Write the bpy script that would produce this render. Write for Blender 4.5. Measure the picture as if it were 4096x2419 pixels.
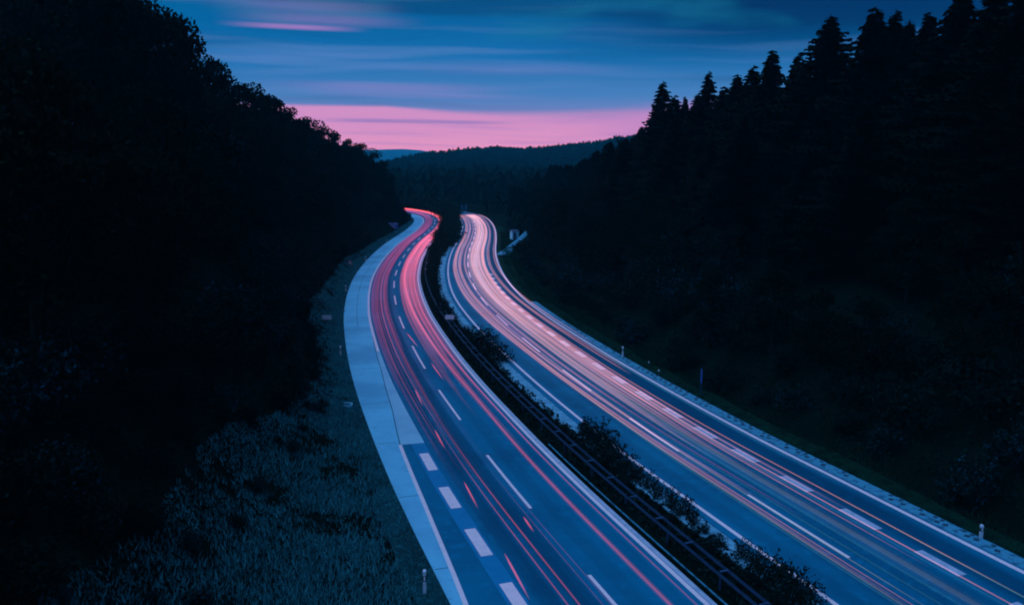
import bpy, math, random
import numpy as np
from mathutils import Vector

for o in list(bpy.data.objects):
    bpy.data.objects.remove(o, do_unlink=True)
S = bpy.context.scene
COL = S.collection
R = math.radians
rng = np.random.default_rng(7)
random.seed(7)

# ------------------------------------------------------------------ camera
F, HZ, CX, CY, CAMH = 3413.0, 648.0, 2048.0, 1209.5, 18.6      # photograph's own pixels
cam_d = bpy.data.cameras.new("camera")
cam = bpy.data.objects.new("camera", cam_d)
COL.objects.link(cam)
cam.location = (0, 0, CAMH)
cam.rotation_euler = (math.pi / 2 - math.atan((CY - HZ) / F), 0, 0)
cam_d.sensor_width = 36.0
cam_d.lens = F / 4096 * 36
cam_d.clip_start, cam_d.clip_end = 0.5, 30000
S.camera = cam

PITCH = math.atan((CY - HZ) / F)


def ray(px, py):
    u, v = (px - CX) / F, -(py - CY) / F
    c_, s_ = math.cos(PITCH), math.sin(PITCH)
    return np.array([u, c_ + s_ * v, -s_ + c_ * v])


def at_px(px, py, z):          # where that line of sight meets height z
    d = ray(px, py)
    t = (z - CAMH) / d[2]
    return np.array([d[0] * t, d[1] * t, z])


def at_y(px, py, y):           # where it is at distance y
    d = ray(px, py)
    t = y / d[1]
    return d[0] * t, CAMH + d[2] * t


def see(x, y, z):              # point -> photograph pixel
    c_, s_ = math.cos(PITCH), math.sin(PITCH)
    z = z - CAMH
    f_, v = c_ * y - s_ * z, s_ * y + c_ * z
    return CX + F * x / f_, CY - F * v / f_


# ------------------------------------------------------------------ render
S.view_settings.view_transform = 'Standard'
S.view_settings.look = 'None'
S.view_settings.exposure = 0.0
S.view_settings.gamma = 1.0
S.cycles.use_denoising = True
S.cycles.max_bounces = 5
S.cycles.diffuse_bounces = 2
S.cycles.glossy_bounces = 2
S.cycles.volume_bounces = 0
S.cycles.transparent_max_bounces = 96
S.cycles.filter_width = 2.0


# ------------------------------------------------------------------ sky (world)
def nd(nt, kind, **kw):
    n = nt.nodes.new(kind)
    for k, v in kw.items():
        setattr(n, k, v)
    return n


class G:
    """small expression helper for math node trees"""
    def __init__(s, nt):
        s.nt = nt

    def put(s, sock, v):
        if isinstance(v, (int, float)):
            sock.default_value = v
        elif isinstance(v, tuple):
            sock.default_value = v if len(v) == len(sock.default_value) else (*v, 1.0)
        else:
            s.nt.links.new(v, sock)

    def m(s, op, a, b=0.0, c=0.0, clamp=False):
        n = nd(s.nt, 'ShaderNodeMath', operation=op, use_clamp=clamp)
        s.put(n.inputs[0], a); s.put(n.inputs[1], b); s.put(n.inputs[2], c)
        return n.outputs[0]

    def ss(s, v, a, b, lo=0.0, hi=1.0):
        n = nd(s.nt, 'ShaderNodeMapRange', interpolation_type='SMOOTHSTEP')
        s.put(n.inputs[0], v); s.put(n.inputs[1], a); s.put(n.inputs[2], b); s.put(n.inputs[3], lo); s.put(n.inputs[4], hi)
        return n.outputs[0]

    def mix(s, f, a, b, mode='MIX'):
        n = nd(s.nt, 'ShaderNodeMix', data_type='RGBA', blend_type=mode)
        s.put(n.inputs[0], f); s.put(n.inputs[6], a); s.put(n.inputs[7], b)
        return n.outputs[2]

    def noise(s, vec, scale, detail=3.0, rough=0.5, dist=0.0):
        n = nd(s.nt, 'ShaderNodeTexNoise')
        if vec is not None:
            s.nt.links.new(vec, n.inputs['Vector'])
        n.inputs['Scale'].default_value = scale; n.inputs['Detail'].default_value = detail
        n.inputs['Roughness'].default_value = rough; n.inputs['Distortion'].default_value = dist
        return n.outputs[0]

    def vec(s, x, y, z=0.0):
        n = nd(s.nt, 'ShaderNodeCombineXYZ')
        s.put(n.inputs[0], x); s.put(n.inputs[1], y); s.put(n.inputs[2], z)
        return n.outputs[0]

    def ramp(s, f, stops):
        n = nd(s.nt, 'ShaderNodeValToRGB')
        e = n.color_ramp.elements
        while len(e) < len(stops):
            e.new(0.5)
        for el, (p, c) in zip(e, stops):
            el.position = p; el.color = (*c, 1.0)
        s.put(n.inputs[0], f)
        return n.outputs[0]


def lin(r, g, b):
    f = lambda c: (c / 255 / 12.92) if c / 255 <= 0.04045 else ((c / 255 + 0.055) / 1.055) ** 2.4
    return (f(r), f(g), f(b))


W = bpy.data.worlds.new("World")
S.world = W
W.use_nodes = True
nt = W.node_tree
nt.nodes.clear()
g = G(nt)
tc = nd(nt, 'ShaderNodeTexCoord')
sep = nd(nt, 'ShaderNodeSeparateXYZ')
nt.links.new(tc.outputs['Generated'], sep.inputs[0])
X, Y, Z = sep.outputs
el = g.m('MULTIPLY', g.m('ARCSINE', Z), 57.2958)                    # degrees above the horizon
az = g.m('MULTIPLY', g.m('ARCTAN2', X, Y), 57.2958)                 # degrees right of straight ahead
# long streaks of stratus; the layers dip a little to the right
elt = g.m('ADD', el, g.m('MULTIPLY', az, 0.012))
warp = g.noise(g.vec(g.m('MULTIPLY', az, 0.05), g.m('MULTIPLY', el, 0.12), 3.1), 1.0, 2.0)
elw = g.m('ADD', elt, g.m('MULTIPLY', g.m('SUBTRACT', warp, 0.5), 1.6))
n1 = g.noise(g.vec(g.m('MULTIPLY', az, 0.030), g.m('MULTIPLY', elw, 0.50), 0.4), 1.0, 3.0, 0.5)
n2 = g.noise(g.vec(g.m('MULTIPLY', az, 0.055), g.m('MULTIPLY', elw, 1.15), 7.7), 1.0, 1.6, 0.5)
n3 = g.noise(g.vec(g.m('MULTIPLY', az, 0.09), g.m('MULTIPLY', elw, 0.35), 5.2), 1.0, 3.0, 0.5)
elr = g.m('DIVIDE', el, 60.0, clamp=True)
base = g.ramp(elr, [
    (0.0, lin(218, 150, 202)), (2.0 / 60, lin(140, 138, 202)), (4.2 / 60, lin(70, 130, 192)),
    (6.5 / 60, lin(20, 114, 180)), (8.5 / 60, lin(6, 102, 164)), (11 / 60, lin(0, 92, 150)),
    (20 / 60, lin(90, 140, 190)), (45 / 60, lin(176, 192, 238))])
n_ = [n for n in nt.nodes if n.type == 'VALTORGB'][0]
n_.color_ramp.elements[-1].color = (0.66, 1.08, 2.25, 1.0)  # overhead sky out of view, raised in brightness to light the road
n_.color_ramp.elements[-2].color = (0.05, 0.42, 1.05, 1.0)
# darker slate streaks and lighter lavender streaks
vis = g.ss(el, 2.6, 4.5)
dark = g.ss(n1, 0.47, 0.68)
dark = g.m('MULTIPLY', dark, vis)
c = g.mix(g.m('MULTIPLY', dark, 0.62), base, lin(6, 72, 122))
rightdark = g.m('MULTIPLY', g.ss(az, -2.0, 17.0), g.ss(el, 5.0, 9.0))
c = g.mix(g.m('MULTIPLY', rightdark, 0.85), c, lin(0, 50, 98))
lite = g.m('MULTIPLY', g.ss(n2, 0.50, 0.72), g.ss(el, 13.0, 6.0))
leftness = g.ss(az, 12.0, -14.0)
c = g.mix(g.m('MULTIPLY', g.m('MULTIPLY', lite, 0.50), g.m('ADD', g.m('MULTIPLY', leftness, 0.65), 0.35)), c, lin(98, 138, 202))
# teal-tinted gaps high up
teal = g.m('MULTIPLY', g.ss(n3, 0.50, 0.68), g.ss(el, 5.0, 8.0))
c = g.mix(g.m('MULTIPLY', teal, 0.40), c, lin(24, 120, 160))
# the lit band of afterglow under the cloud deck, with its wavy upper edge
edge = g.m('ADD', g.m('ADD', 3.08, g.m('MULTIPLY', g.m('SUBTRACT', warp, 0.5), 0.25)),
           g.m('MULTIPLY', g.m('SUBTRACT', n2, 0.5), 0.5))
azq = g.m('DIVIDE', g.m('SUBTRACT', az, 2.0), 10.0)
edge = g.m('ADD', edge, g.m('MULTIPLY', g.m('MINIMUM', g.m('MULTIPLY', azq, azq), 1.05), 0.50))
band = g.ss(g.m('DIVIDE', g.m('SUBTRACT', el, edge), g.ss(az, -6.0, 9.0, 0.20, 0.60)), 1.0, -1.0)
band = g.m('MULTIPLY', band, g.ss(g.m('ABSOLUTE', az), 60.0, 25.0))
pink = g.mix(g.ss(el, 0.6, 3.0), lin(226, 158, 204), lin(210, 148, 202))
pink = g.mix(g.m('MULTIPLY', g.ss(az, 2.0, 12.0), 0.55), pink, lin(170, 130, 200))
pink = g.mix(g.m('MULTIPLY', g.ss(g.noise(g.vec(g.m('MULTIPLY', az, 0.11), g.m('MULTIPLY', elw, 3.4), 2.2), 1.0, 4.0, 0.6), 0.46, 0.70), 0.34), pink, lin(160, 128, 200))
c = g.mix(g.m('MULTIPLY', band, 0.95), c, pink)
# thin grey-violet bar inside the glow
bar = g.m('MULTIPLY', g.ss(g.m('ABSOLUTE', g.m('SUBTRACT', elt, 2.52)), 0.19, 0.04), g.ss(g.m('ABSOLUTE', g.m('ADD', az, 6.0)), 7.5, 2.5))
c = g.mix(g.m('MULTIPLY', bar, 0.62), c, lin(126, 120, 192))
# faint rose wisps high on the left
for (e0, a0, wd, hw, k) in ((8.25, -13.8, 5.0, 0.13, 0.75), (8.75, -12.0, 7.0, 0.28, 0.28), (9.5, -13.0, 7.0, 0.35, 0.22), (4.75, -8.0, 10.0, 0.26, 0.22), (4.3, -6.0, 10.0, 0.16, 0.18), (6.0, 0.0, 10.0, 0.30, 0.08)):
    w_ = g.m('MULTIPLY', g.ss(g.m('ABSOLUTE', g.m('SUBTRACT', elt, e0 - 0.012 * 10)), hw * 1.8, hw * 0.2),
             g.ss(g.m('ABSOLUTE', g.m('SUBTRACT', az, a0)), wd, wd * 0.1))
    c = g.mix(g.m('MULTIPLY', w_, k), c, lin(170, 128, 200))
# the air in the valley lies in front of the low sky: what reaches the camera is the sky through that air
HD, HI = 1.3e-4, (0.010, 0.19, 0.48)
pl = g.m('MINIMUM', g.m('DIVIDE', 171.0, g.m('MAXIMUM', g.m('TANGENT', g.m('DIVIDE', el, 57.2958)), 0.001)), 9900.0)
T_ = g.m('POWER', 2.71828, g.m('MULTIPLY', pl, -HD))
c = g.mix(g.m('SUBTRACT', 1.0, T_), c, (*HI, 1.0), 'SUBTRACT')
vs_ = nd(nt, 'ShaderNodeVectorMath', operation='SCALE')
nt.links.new(c, vs_.inputs[0]); nt.links.new(g.m('DIVIDE', 1.0, T_), vs_.inputs['Scale'])
vm_ = nd(nt, 'ShaderNodeVectorMath', operation='MAXIMUM')
nt.links.new(vs_.outputs[0], vm_.inputs[0]); vm_.inputs[1].default_value = (0.0, 0.0, 0.0)
c = vm_.outputs[0]
# below the horizon: dim
c = g.mix(g.ss(el, -0.4, -3.0), c, lin(10, 30, 60))
sky = nd(nt, 'ShaderNodeTexSky', sky_type='NISHITA')
sky.sun_disc = False
sky.sun_elevation = R(2.0)
sky.sun_rotation = R(0.0)
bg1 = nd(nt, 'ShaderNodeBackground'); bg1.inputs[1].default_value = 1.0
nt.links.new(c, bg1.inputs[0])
bg2 = nd(nt, 'ShaderNodeBackground'); bg2.inputs[1].default_value = 0.0002
nt.links.new(sky.outputs[0], bg2.inputs[0])
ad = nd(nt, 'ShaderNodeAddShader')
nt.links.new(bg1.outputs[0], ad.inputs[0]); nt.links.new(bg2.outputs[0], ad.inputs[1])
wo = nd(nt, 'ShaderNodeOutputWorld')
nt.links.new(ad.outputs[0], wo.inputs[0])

# last of the sun: almost set, straight ahead behind the hills
sun_d = bpy.data.lights.new("sun", 'SUN')
sun_d.energy = 0.02
sun_d.angle = R(10)
sun_d.color = (1.0, 0.62, 0.78)
sun = bpy.data.objects.new("sun", sun_d)
COL.objects.link(sun)
sun.rotation_euler = Vector((0, -math.cos(R(2)), -math.sin(R(2)))).to_track_quat('-Z', 'Y').to_euler()


# ------------------------------------------------------------------ helpers
def tag(o, label=None, cat=None, group=None, kind=None):
    if label: o['label'] = label
    if cat: o['category'] = cat
    if group: o['group'] = group
    if kind: o['kind'] = kind
    return o


def empty(name, loc, rz=0.0, sc=1.0):
    o = bpy.data.objects.new(name, None)
    o.empty_display_size = 0.3
    o.location = loc
    o.rotation_euler = (0, 0, rz)
    o.scale = (sc, sc, sc) if isinstance(sc, (int, float)) else sc
    COL.objects.link(o)
    return o


class MB:
    """collects geometry, links it as ONE mesh object"""
    def __init__(s):
        s.v, s.f, s.mi = [], [], []

    def add(s, vs, fs, mi=0):
        b = len(s.v)
        s.v.extend([tuple(map(float, p)) for p in vs])
        s.f.extend([tuple(int(i) + b for i in q) for q in fs])
        s.mi.extend([mi] * len(fs))

    def box(s, c, d, rz=0.0, mi=0, M=None):
        hx, hy, hz = d[0] / 2, d[1] / 2, d[2] / 2
        co, si = math.cos(rz), math.sin(rz)
        vs = []
        for z in (-hz, hz):
            for x, y in ((-hx, -hy), (hx, -hy), (hx, hy), (-hx, hy)):
                vs.append((c[0] + co * x - si * y, c[1] + si * x + co * y, c[2] + z))
        s.add(vs, [(3, 2, 1, 0), (4, 5, 6, 7), (0, 1, 5, 4), (1, 2, 6, 5), (2, 3, 7, 6), (3, 0, 4, 7)], mi)

    def tube(s, pts, rad, n=6, cap=True, flat=1.0, mi=0):
        pts = np.asarray(pts, float)
        rad = np.broadcast_to(np.asarray(rad, float), (len(pts),))
        t = np.gradient(pts, axis=0)
        t /= np.linalg.norm(t, axis=1)[:, None] + 1e-9
        up = np.array([0, 0, 1.0])
        vs = []
        for p, d, r in zip(pts, t, rad):
            u = np.cross(d, up)
            if np.linalg.norm(u) < 1e-3: u = np.array([1.0, 0, 0])
            u /= np.linalg.norm(u); w = np.cross(u, d)
            for k in range(n):
                a = 2 * math.pi * k / n
                vs.append(p + r * (math.cos(a) * u + math.sin(a) * w * flat))
        fs = []
        for i in range(len(pts) - 1):
            for k in range(n):
                k2 = (k + 1) % n
                fs.append((i * n + k, i * n + k2, (i + 1) * n + k2, (i + 1) * n + k))
        if cap:
            fs.append(tuple(range(n))[::-1]); fs.append(tuple((len(pts) - 1) * n + k for k in range(n)))
        s.add(vs, fs, mi)

    def build(s, name, mat, parent=None, smooth=False, attr=None):
        me = bpy.data.meshes.new(name)
        me.from_pydata(s.v, [], s.f)
        for m_ in (mat if isinstance(mat, (list, tuple)) else [mat]):
            me.materials.append(m_)
        if isinstance(mat, (list, tuple)):
            me.polygons.foreach_set('material_index', s.mi)
        if smooth:
            me.polygons.foreach_set('use_smooth', [True] * len(me.polygons))
        if attr is not None:
            a = me.attributes.new('glow', 'FLOAT', 'POINT')
            a.data.foreach_set('value', np.asarray(attr, np.float32))
        for key in ('across', 'along'):
            if len(getattr(s, key, ())) == len(s.v):
                a = me.attributes.new(key, 'FLOAT', 'POINT')
                a.data.foreach_set('value', np.asarray(getattr(s, key), np.float32))
        me.update()
        o = bpy.data.objects.new(name, me)
        COL.objects.link(o)
        if parent: o.parent = parent
        return o


def quads_object(name, V, mat, parent=None, nv=4):
    """V: (n, nv, 3) array of separate leaf-sized faces -> ONE mesh"""
    n = len(V)
    me = bpy.data.meshes.new(name)
    me.vertices.add(n * nv)
    me.vertices.foreach_set('co', np.ascontiguousarray(V, np.float32).ravel())
    me.loops.add(n * nv)
    me.loops.foreach_set('vertex_index', np.arange(n * nv, dtype=np.int32))
    me.polygons.add(n)
    me.polygons.foreach_set('loop_start', np.arange(0, n * nv, nv, dtype=np.int32))
    me.polygons.foreach_set('loop_total', np.full(n, nv, np.int32))
    me.materials.append(mat)
    me.update(calc_edges=True)
    o = bpy.data.objects.new(name, me)
    COL.objects.link(o)
    if parent: o.parent = parent
    return o


def copy_tree(o, parent=None):
    c = o.copy()
    COL.objects.link(c)
    c.parent = parent
    for ch in o.children:
        copy_tree(ch, c)
    return c


def mat(name, base, rough=0.7, spec=0.5, noise=None, bump=None, metal=0.0, island=None, pale=None):
    """noise: list of (scale, colour2, lo, hi, stretch)"""
    m = bpy.data.materials.new(name)
    m.use_nodes = True
    t = m.node_tree
    b = t.nodes['Principled BSDF']
    q = G(t)
    b.inputs['Roughness'].default_value = rough
    b.inputs['Specular IOR Level'].default_value = spec
    b.inputs['Metallic'].default_value = metal
    co = nd(t, 'ShaderNodeTexCoord').outputs['Object']
    c = (*base, 1.0)
    for (sc, c2, lo, hi) in (noise or []):
        n = q.noise(co, sc, 4.0, 0.6)
        c = q.mix(q.ss(n, lo, hi), c, (*c2, 1.0))
    if island:
        gi = nd(t, 'ShaderNodeNewGeometry')
        c = q.mix(gi.outputs['Random Per Island'], c, (*island, 1.0))
    if pale:      # (colour, share of the plants, share of their leaves)
        r_ = nd(t, 'ShaderNodeObjectInfo').outputs['Random']
        n = q.noise(co, pale[3], 3.0, 0.6)
        gi = nd(t, 'ShaderNodeNewGeometry')
        f_ = q.m('MULTIPLY', q.m('GREATER_THAN', r_, 1 - pale[1]), q.m('GREATER_THAN', gi.outputs['Random Per Island'], 1 - pale[2]))
        c = q.mix(q.m('MULTIPLY', f_, q.ss(n, .42, .62)), c, (*pale[0], 1.0))
    q.put(b.inputs['Base Color'], c)
    if bump:
        bn = nd(t, 'ShaderNodeBump')
        bn.inputs['Strength'].default_value = bump[1]
        bn.inputs['Distance'].default_value = bump[2] if len(bump) > 2 else 0.02
        t.links.new(q.noise(co, bump[0], 3.0), bn.inputs['Height'])
        t.links.new(bn.outputs[0], b.inputs['Normal'])
    return m


# ------------------------------------------------------------------ plan of the motorway
class Path:
    def __init__(s, pts, smooth=14, step=1.5):
        p = np.array(pts, float)
        d = np.r_[0, np.cumsum(np.hypot(*np.diff(p, axis=0).T))]
        t = np.arange(0, d[-1], step)
        # cubic hermite (catmull-rom) resample
        m = np.gradient(p, d, axis=0)
        k = np.clip(np.searchsorted(d, t, 'right') - 1, 0, len(p) - 2)
        h = d[k + 1] - d[k]; u = ((t - d[k]) / h)[:, None]; h = h[:, None]
        q = (2*u**3 - 3*u**2 + 1)*p[k] + (u**3 - 2*u**2 + u)*h*m[k] + (-2*u**3 + 3*u**2)*p[k+1] + (u**3 - u**2)*h*m[k+1]
        for _ in range(smooth):
            q[1:-1] = 0.25 * q[:-2] + 0.5 * q[1:-1] + 0.25 * q[2:]
        s.p = q
        s.s = np.r_[0, np.cumsum(np.hypot(*np.diff(q, axis=0).T))]
        tg = np.gradient(q, axis=0); tg /= np.hypot(*tg.T)[:, None]
        s.t = tg
        s.n = np.stack([tg[:, 1], -tg[:, 0]], 1)      # to the right

    def at(s, sv, off=0.0):
        sv = np.atleast_1d(np.asarray(sv, float))
        off = np.broadcast_to(np.asarray(off, float), sv.shape)
        g_ = lambda a: np.stack([np.interp(sv, s.s, a[:, 0]), np.interp(sv, s.s, a[:, 1])], 1)
        return g_(s.p) + g_(s.n) * off[:, None]

    def heading(s, sv):
        tx = np.interp(sv, s.s, s.t[:, 0]); ty = np.interp(sv, s.s, s.t[:, 1])
        return math.atan2(-tx, ty)                      # rotation about z that turns +Y along the path

    def s_at_y(s, y):
        i = int(np.argmax(s.p[:, 1] > y))
        return float(np.interp(y, [s.p[i-1, 1], s.p[i, 1]], [s.s[i-1], s.s[i]]))

    def dist(s, P, off=0.0):
        """signed distance of points right of the offset path"""
        P = np.atleast_2d(P)
        line = s.p + s.n * off
        out = np.empty(len(P))
        for a in range(0, len(P), 4000):
            q = P[a:a+4000]
            d2 = (q[:, None, 0] - line[None, :, 0])**2 + (q[:, None, 1] - line[None, :, 1])**2
            k = d2.argmin(1)
            sg = ((q - line[k]) * s.n[k]).sum(1)
            out[a:a+4000] = np.sign(sg) * np.sqrt(d2[np.arange(len(q)), k])
        return out


# lane line of the left carriageway, and the inner edge line of the right one
LANE = Path([(25.3, -30), (18.8, -10), (12.1, 10), (5.65, 30), (3.52, 36.45), (1.0, 44.06), (-1.63, 52.62), (-3.78, 60.2), (-6.08, 68.53),
             (-7.96, 75.92), (-10.24, 85.65), (-12.22, 94.9), (-13.9, 103), (-15.33, 111.3), (-16.61, 119), (-17.67, 126.5), (-18.68, 133.9),
             (-20.06, 147.7), (-21.1, 160.7), (-21.8, 173.4), (-22.5, 190), (-22.75, 207), (-22.7, 230), (-23.2, 250), (-24.4, 271),
             (-28, 295.8), (-33, 312), (-40, 326), (-52, 341), (-70, 353), (-95, 362), (-130, 368), (-180, 372)])
INNER = Path([(37.4, -30), (30, -10), (22.7, 10), (17, 25), (13.8, 33.8), (11.2, 41.3), (10.0, 44.9), (7.6, 51.6), (5.4, 59), (3.1, 67), (0.6, 76.5), (-1.9, 86.9),
              (-4.1, 96.3), (-5.1, 101.3), (-6.6, 109), (-7.9, 116.8), (-9.1, 125.8), (-10.5, 139.3), (-11.7, 156), (-12.6, 177), (-13, 207.3),
              (-13.7, 235), (-15.2, 262), (-18.6, 293), (-24, 314), (-32, 332), (-46, 350), (-66, 363), (-93, 373), (-130, 379), (-180, 383)])
LW = -6.65            # outer edge of the left carriageway, from LANE
sL = lambda y: LANE.s_at_y(y)
sR = lambda y: INNER.s_at_y(y)


def r_edge(sv):       # right edge line offset from INNER: the merging lane narrows into the distance
    y = np.interp(sv, INNER.s, INNER.p[:, 1])
    return np.interp(y, [0, 45, 75, 115, 200, 400], [10.3, 10.05, 9.75, 9.3, 9.1, 9.1])


def hnoise(x, y, sc, seed=0):
    """cheap smooth value noise"""
    x = np.asarray(x) / sc; y = np.asarray(y) / sc
    xi, yi = np.floor(x).astype(int), np.floor(y).astype(int)
    fx, fy = x - xi, y - yi
    fx = fx*fx*(3-2*fx); fy = fy*fy*(3-2*fy)
    h = lambda a, b: (np.sin(a*127.1 + b*311.7 + seed*74.7) * 43758.5453) % 1.0
    return (h(xi, yi)*(1-fx) + h(xi+1, yi)*fx)*(1-fy) + (h(xi, yi+1)*(1-fx) + h(xi+1, yi+1)*fx)*fy


CREST_X = [-420, -260, -192, -136, -75, -33, 5, 58, 134, 164, 300, 600, 1400]
CREST_Z = [-4, -3, 0, 21, 27, 31, 27, 31, 39, 44, 54, 66, 50]
FAR_X = [-9000, -4500, -2500, -1350, -1080, -930, -700, 300, 3000, 9000]
FAR_Z = [150, 165, 150, 140, 146, 136, 90, 60, 80, 120]


def height(x, y):
    x = np.atleast_1d(np.asarray(x, float)); y = np.atleast_1d(np.asarray(y, float))
    P = np.stack([x, y], 1)
    z = np.full(len(x), -0.12)
    near = (y < 520) & (np.abs(x) < 420)
    dl = np.full(len(x), -99.0); dr = np.full(len(x), -99.0)
    if near.any():
        dl[near] = -LANE.dist(P[near], LW)
        dr[near] = INNER.dist(P[near], 10.6)
    far_y = np.clip((430 - y) / 120, 0, 1)
    # left cutting: a steep wooded slope; near the bridge the grass bank is wider
    d0 = 2.2 + np.clip((62 - y) * 0.22, 0, 7)
    a = np.clip(dl - d0, 0, None)
    left = np.clip(dl - 1.0, 0, None).clip(0, 6) * 0.10 + 24 * (1 - np.exp(-a * 1.05 / 24))
    left += np.clip(dl, 0, 30) / 30 * (hnoise(x, y, 14) - 0.5) * 3.0
    z = np.where(dl > 0, -0.12 + left, z)
    # right slope, running out towards the valley
    H = np.interp(y, [0, 130, 190, 260, 360], [19, 17, 12, 6, 1.0])
    b = np.clip(dr - 4.0, 0, None)
    right = np.clip(dr - 1.2, 0, 5) * 0.08 + H * (1 - np.exp(-b * 0.72 / np.maximum(H, 0.5)))
    right += np.clip(dr, 0, 30) / 30 * (hnoise(x, y, 14, 3) - 0.5) * 2.4 * np.clip(H / 15, 0.1, 1)
    z = np.where(dr > 0, -0.12 + right, z)
    z = np.where(dl > 0, np.where(y > 330, -0.12 + left * np.clip(1 - (y - 330) / 60, 0.0, 1), z), z)
    ss = lambda v, a_, b_: (lambda t: t*t*(3-2*t))(np.clip((v - a_) / (b_ - a_), 0, 1))
    mid = np.interp(x, CREST_X, CREST_Z) * ss(y, 720, 1300) * (1 - ss(y, 1350, 2100))
    mid = mid * (0.93 + 0.07 * hnoise(x, y, 60, 5)) + ss(y, 700, 1000) * (1 - ss(y, 1350, 2000)) * (hnoise(x, y, 90, 9) - 0.5) * 8
    far = np.interp(x, FAR_X, FAR_Z) * ss(y, 6200, 8700) * (1 - 0.4 * ss(y, 8900, 10500)) * (0.98 + 0.02 * hnoise(x, y, 400, 2))
    return z + mid + far


# ------------------------------------------------------------------ materials
M = {}
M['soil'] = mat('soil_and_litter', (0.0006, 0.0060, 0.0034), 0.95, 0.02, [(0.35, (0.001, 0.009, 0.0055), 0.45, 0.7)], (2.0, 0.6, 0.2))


def asphalt(name, lanes):
    """lanes: (centre, half width, tone) bands of wear across the carriageway"""
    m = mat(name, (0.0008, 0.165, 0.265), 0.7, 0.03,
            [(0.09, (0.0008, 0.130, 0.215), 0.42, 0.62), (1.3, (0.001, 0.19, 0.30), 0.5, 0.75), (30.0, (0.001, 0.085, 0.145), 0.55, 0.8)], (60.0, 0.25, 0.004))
    t = m.node_tree
    q = G(t)
    b = t.nodes['Principled BSDF']
    lk = b.inputs['Base Color'].links[0]
    c = lk.from_socket
    ac = nd(t, 'ShaderNodeAttribute', attribute_name='across').outputs['Fac']
    al = nd(t, 'ShaderNodeAttribute', attribute_name='along').outputs['Fac']
    wv = q.noise(q.vec(q.m('MULTIPLY', al, 0.03), q.m('MULTIPLY', ac, 1.2)), 1.0, 4.0, 0.65)
    fine = q.noise(q.vec(q.m('MULTIPLY', al, 0.12), q.m('MULTIPLY', ac, 7.0), 4.0), 1.0, 4.0, 0.6)
    ac = q.m('ADD', ac, q.m('MULTIPLY', q.m('SUBTRACT', wv, 0.5), 0.35))
    for (ce, hw, tone) in lanes:
        d = q.m('ABSOLUTE', q.m('SUBTRACT', ac, ce))
        f_ = q.m('MULTIPLY', q.ss(d, hw * 1.25, hw * 0.55), q.ss(fine, 0.25, 0.6, 0.75, 1.0))
        c = q.mix(q.m('MULTIPLY', f_, 1.0 - tone), c, (0.0004, 0.032, 0.068))
    c = q.mix(q.m('MULTIPLY', q.ss(fine, 0.55, 0.8), 0.35), c, (0.001, 0.07, 0.12))
    t.links.new(c, b.inputs['Base Color'])
    return m


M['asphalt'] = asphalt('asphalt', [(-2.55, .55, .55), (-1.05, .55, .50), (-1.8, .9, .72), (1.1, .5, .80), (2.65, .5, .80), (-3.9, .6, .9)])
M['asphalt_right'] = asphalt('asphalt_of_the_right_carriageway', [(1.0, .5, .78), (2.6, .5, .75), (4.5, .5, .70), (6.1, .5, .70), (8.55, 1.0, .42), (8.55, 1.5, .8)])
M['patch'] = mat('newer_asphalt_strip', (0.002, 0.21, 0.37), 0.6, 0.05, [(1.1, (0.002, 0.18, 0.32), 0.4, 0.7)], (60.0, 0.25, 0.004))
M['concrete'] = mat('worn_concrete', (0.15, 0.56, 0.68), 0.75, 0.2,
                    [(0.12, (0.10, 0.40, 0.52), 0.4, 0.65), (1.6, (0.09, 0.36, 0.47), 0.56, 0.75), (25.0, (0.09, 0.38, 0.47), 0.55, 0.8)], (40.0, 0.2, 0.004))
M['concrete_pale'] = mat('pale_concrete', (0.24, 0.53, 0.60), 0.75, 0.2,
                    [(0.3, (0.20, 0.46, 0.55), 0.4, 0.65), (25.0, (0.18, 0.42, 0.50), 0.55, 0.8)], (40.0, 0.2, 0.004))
M['joint'] = mat('joint_tar', (0.01, 0.05, 0.08), 0.8, 0.3)
M['paint'] = mat('road_paint', (0.86, 0.68, 0.66), 0.6, 0.3, [(2.5, (0.70, 0.58, 0.58), 0.45, 0.75), (18.0, (0.5, 0.46, 0.48), 0.60, 0.8)])
M['paint_old'] = mat('worn_road_paint', (0.40, 0.48, 0.55), 0.6, 0.2, [(1.5, (0.22, 0.36, 0.45), 0.4, 0.7)])
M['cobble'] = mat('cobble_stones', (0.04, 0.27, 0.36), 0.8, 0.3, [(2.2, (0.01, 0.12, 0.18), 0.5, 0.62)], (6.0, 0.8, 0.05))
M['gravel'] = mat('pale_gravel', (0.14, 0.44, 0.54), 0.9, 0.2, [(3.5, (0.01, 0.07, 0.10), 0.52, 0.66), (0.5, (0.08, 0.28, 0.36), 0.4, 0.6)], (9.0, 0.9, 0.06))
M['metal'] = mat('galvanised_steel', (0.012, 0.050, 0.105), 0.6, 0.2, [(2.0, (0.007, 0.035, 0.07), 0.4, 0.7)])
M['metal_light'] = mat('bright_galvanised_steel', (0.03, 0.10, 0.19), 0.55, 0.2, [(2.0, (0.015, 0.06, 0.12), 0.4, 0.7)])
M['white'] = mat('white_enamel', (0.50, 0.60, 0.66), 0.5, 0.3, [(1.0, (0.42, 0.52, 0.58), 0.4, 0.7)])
M['black'] = mat('black_band', (0.01, 0.012, 0.015), 0.6, 0.4)
M['reflector'] = mat('reflector_glass', (0.75, 0.80, 0.85), 0.2, 0.8)
M['red'] = mat('red_enamel', (0.55, 0.06, 0.08), 0.5, 0.5)
M['blue'] = mat('blue_enamel', (0.02, 0.11, 0.40), 0.45, 0.5)
M['yellow'] = mat('yellow_enamel', (0.75, 0.58, 0.22), 0.5, 0.5)
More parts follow.
